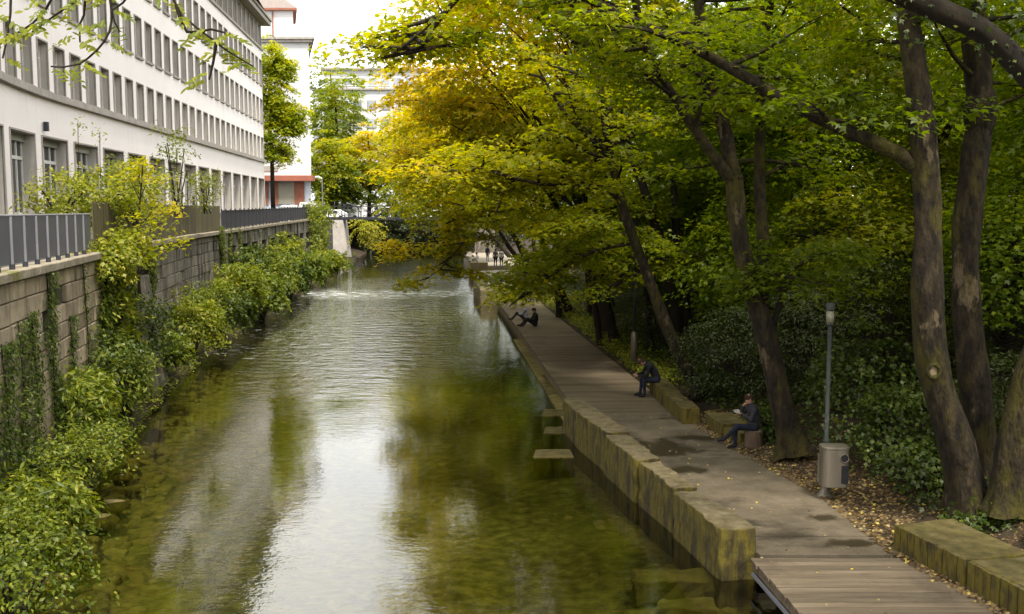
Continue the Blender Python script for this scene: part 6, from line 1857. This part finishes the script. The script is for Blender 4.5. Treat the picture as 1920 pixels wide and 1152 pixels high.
GREYC, LIGHT, SHOE, BROWNH, DARKH, REDC, OLIVE = cloth("grey_top", (0.16, 0.16, 0.18)), cloth("light_shirt", (0.50, 0.47, 0.46)), cloth("dark_shoe", (0.015, 0.014, 0.016)), cloth("brown_hair", (0.040, 0.020, 0.011)), cloth("dark_hair", (0.022, 0.014, 0.010)), cloth("rust_top", (0.22, 0.07, 0.04)), cloth("olive_trousers", (0.07, 0.065, 0.045))
COAT = cloth("dark_coat", (0.030, 0.028, 0.034))
# hunched man on the bench end
p1 = Vector((4.60, 32.0, 0.5))
person("man in black jacket hunched forward on the bench end, hands out", (4.70, 31.9, 0.5), math.radians(188), dict(
    pelvis=(0.02, 0, 0.58), mid=(0.10, 0, 0.80), chest=(0.26, 0, 1.00), neck=(0.40, 0, 1.08), head=(0.53, 0, 1.13), look=(0.75, 0, -0.65),
    shL=(0.29, 0.19, 1.00), elL=(0.40, 0.22, 0.74), wrL=(0.64, 0.12, 0.70), haL=(0.72, 0.08, 0.70),
    shR=(0.29, -0.19, 1.00), elR=(0.40, -0.22, 0.74), wrR=(0.64, -0.11, 0.72), haR=(0.72, -0.07, 0.73),
    hpL=(0.05, 0.10, 0.55), knL=(0.47, 0.13, 0.55), anL=(0.44, 0.13, 0.09), toL=(0.62, 0.14, 0.04),
    hpR=(0.05, -0.10, 0.55), knR=(0.47, -0.12, 0.55), anR=(0.52, -0.12, 0.09), toR=(0.70, -0.13, 0.04)), (BLACK, NAVY, SHOE, BROWNH), 0.014, True)
# person eating on the log
r2, w2_ = person("person in dark coat eating with legs crossed on the log seat", (st.x, 24.75, 0.49), math.radians(188), dict(
    pelvis=(0.0, 0, 0.58), mid=(-0.01, 0, 0.80), chest=(0.03, 0, 1.02), neck=(0.07, 0, 1.15), head=(0.13, 0, 1.28), look=(1, 0, -0.35),
    shL=(0.05, 0.18, 1.03), elL=(0.16, 0.22, 0.80), wrL=(0.34, 0.10, 0.92), haL=(0.41, 0.06, 0.95),
    shR=(0.05, -0.18, 1.03), elR=(0.24, -0.20, 0.86), wrR=(0.26, -0.08, 1.08), haR=(0.24, -0.04, 1.15),
    hpL=(0.03, 0.10, 0.56), knL=(0.45, 0.10, 0.62), anL=(0.74, 0.0, 0.30), toL=(0.92, -0.02, 0.24),
    hpR=(0.03, -0.10, 0.55), knR=(0.44, -0.10, 0.54), anR=(0.44, -0.10, 0.09), toR=(0.62, -0.10, 0.04)), (COAT, NAVY, SHOE, BROWNH), 0.014, True, coat=True)
q = w2_((0.47, 0.04, 0.99))
tag(MB().box((st.x+q[0], 24.75+q[1], 0.49+q[2]), (0.13, 0.10, 0.07), 0.3, 0, 0.01).build("food_wrapper", LIGHT, None, bevel=0.01), "pale paper wrapped snack held by the person eating", "food")
STAND = dict(pelvis=(0, 0, 0.95), mid=(0, 0, 1.15), chest=(0, 0, 1.35), neck=(0.01, 0, 1.50), head=(0.03, 0, 1.63), look=(1, 0, -0.1),
    shL=(0, 0.18, 1.38), elL=(-0.02, 0.24, 1.10), wrL=(0.08, 0.23, 0.87), haL=(0.10, 0.22, 0.80), shR=(0, -0.18, 1.38), elR=(-0.02, -0.24, 1.10), wrR=(0.08, -0.23, 0.87), haR=(0.10, -0.22, 0.80),
    hpL=(0, 0.09, 0.92), knL=(0.03, 0.10, 0.50), anL=(0, 0.10, 0.09), toL=(0.17, 0.12, 0.04), hpR=(0, -0.09, 0.92), knR=(0.02, -0.10, 0.50), anR=(-0.02, -0.10, 0.09), toR=(0.15, -0.12, 0.04))
SIT = dict(pelvis=(0, 0, 0.13), mid=(-0.04, 0, 0.35), chest=(-0.02, 0, 0.56), neck=(0.02, 0, 0.70), head=(0.06, 0, 0.83), look=(1, 0, -0.2),
    shL=(0, 0.18, 0.58), elL=(0.12, 0.24, 0.36), wrL=(0.32, 0.16, 0.36), haL=(0.40, 0.13, 0.38), shR=(0, -0.18, 0.58), elR=(0.12, -0.24, 0.36), wrR=(0.32, -0.16, 0.36), haR=(0.40, -0.13, 0.38),
    hpL=(0.02, 0.10, 0.13), knL=(0.42, 0.16, 0.42), anL=(0.66, 0.12, 0.09), toL=(0.84, 0.13, 0.05), hpR=(0.02, -0.10, 0.13), knR=(0.44, -0.14, 0.36), anR=(0.74, -0.10, 0.09), toR=(0.92, -0.11, 0.05))
LIE = dict(pelvis=(0, 0, 0.14), mid=(-0.14, 0, 0.29), chest=(-0.27, 0, 0.47), neck=(-0.33, 0, 0.61), head=(-0.34, 0, 0.75), look=(1, 0, -0.2),
    shL=(-0.28, 0.18, 0.50), elL=(-0.46, 0.24, 0.28), wrL=(-0.52, 0.26, 0.06), haL=(-0.44, 0.27, 0.04), shR=(-0.28, -0.18, 0.50), elR=(-0.48, -0.24, 0.28), wrR=(-0.56, -0.27, 0.06), haR=(-0.50, -0.29, 0.04),
    hpL=(0.05, 0.10, 0.13), knL=(0.42, 0.13, 0.24), anL=(0.80, 0.11, 0.09), toL=(0.94, 0.12, 0.12), hpR=(0.05, -0.10, 0.13), knR=(0.46, -0.10, 0.15), anR=(0.86, -0.09, 0.09), toR=(1.0, -0.10, 0.18))
BEND = dict(STAND, pelvis=(-0.14, 0, 0.92), mid=(0.02, 0, 1.10), chest=(0.20, 0, 1.26), neck=(0.32, 0, 1.38), head=(0.42, 0, 1.47), look=(1, 0, -0.5),
    shL=(0.22, 0.18, 1.27), elL=(0.30, 0.22, 1.00), wrL=(0.36, 0.18, 0.78), haL=(0.40, 0.16, 0.72), shR=(0.22, -0.18, 1.27), elR=(0.26, -0.22, 1.00), wrR=(0.38, -0.16, 0.80), haR=(0.42, -0.12, 0.76),
    hpL=(-0.14, 0.09, 0.90), knL=(0.10, 0.11, 0.50), hpR=(-0.14, -0.09, 0.90), knR=(0.12, -0.10, 0.50))
def pz(px, py, z): 
    v = onz(px, py, z); return (v.x, v.y, z)
person("person in black sitting on the boardwalk edge with legs stretched to the water", pz(1003, 612, 0.505), math.radians(196), SIT, (BLACK, BLACK, SHOE, DARKH), 0.025)
person("second person in grey top sitting behind the one in black", pz(984, 601, 0.505), math.radians(170), SIT, (GREYC, BLACK, SHOE, BROWNH), 0.025)
person("person with rust coloured top seated at the boardwalk's far end behind leaves", pz(966, 570, 0.505), math.radians(150), SIT, (REDC, BLACK, SHOE, BROWNH), 0.03, long_hair=True)
person("man in grey shirt bending forward on the far terrace", pz(923, 551, 0.555), math.radians(-10), BEND, (GREYC, OLIVE, SHOE, DARKH), 0.03)
person("standing man in dark trousers and olive top at the terrace's right side", pz(968, 536, 0.555), math.radians(185), STAND, (cloth("olive_top", (0.12, 0.11, 0.07)), NAVY, SHOE, BROWNH), 0.03)
person("left of the two people walking off on the upper terrace, dark top", pz(929, 500, 0.955), math.radians(95), STAND, (cloth("plum_top", (0.09, 0.07, 0.08)), BLACK, SHOE, DARKH), 0.035)
person("right of the two people walking off on the upper terrace, light top and jeans", pz(940, 500, 0.955), math.radians(80), STAND, (LIGHT, NAVY, SHOE, BROWNH), 0.035)
person("far person in navy top standing back on the upper terrace", pz(914, 491, 0.955), math.radians(60), STAND, (NAVY, GREYC, SHOE, DARKH), 0.04)
v = pz(890, 482, 1.35)
person("person in white seated on the far concrete block", (-3.5, 100.0, 1.36), math.radians(200), SIT, (LIGHT, LIGHT, SHOE, DARKH), 0.04)
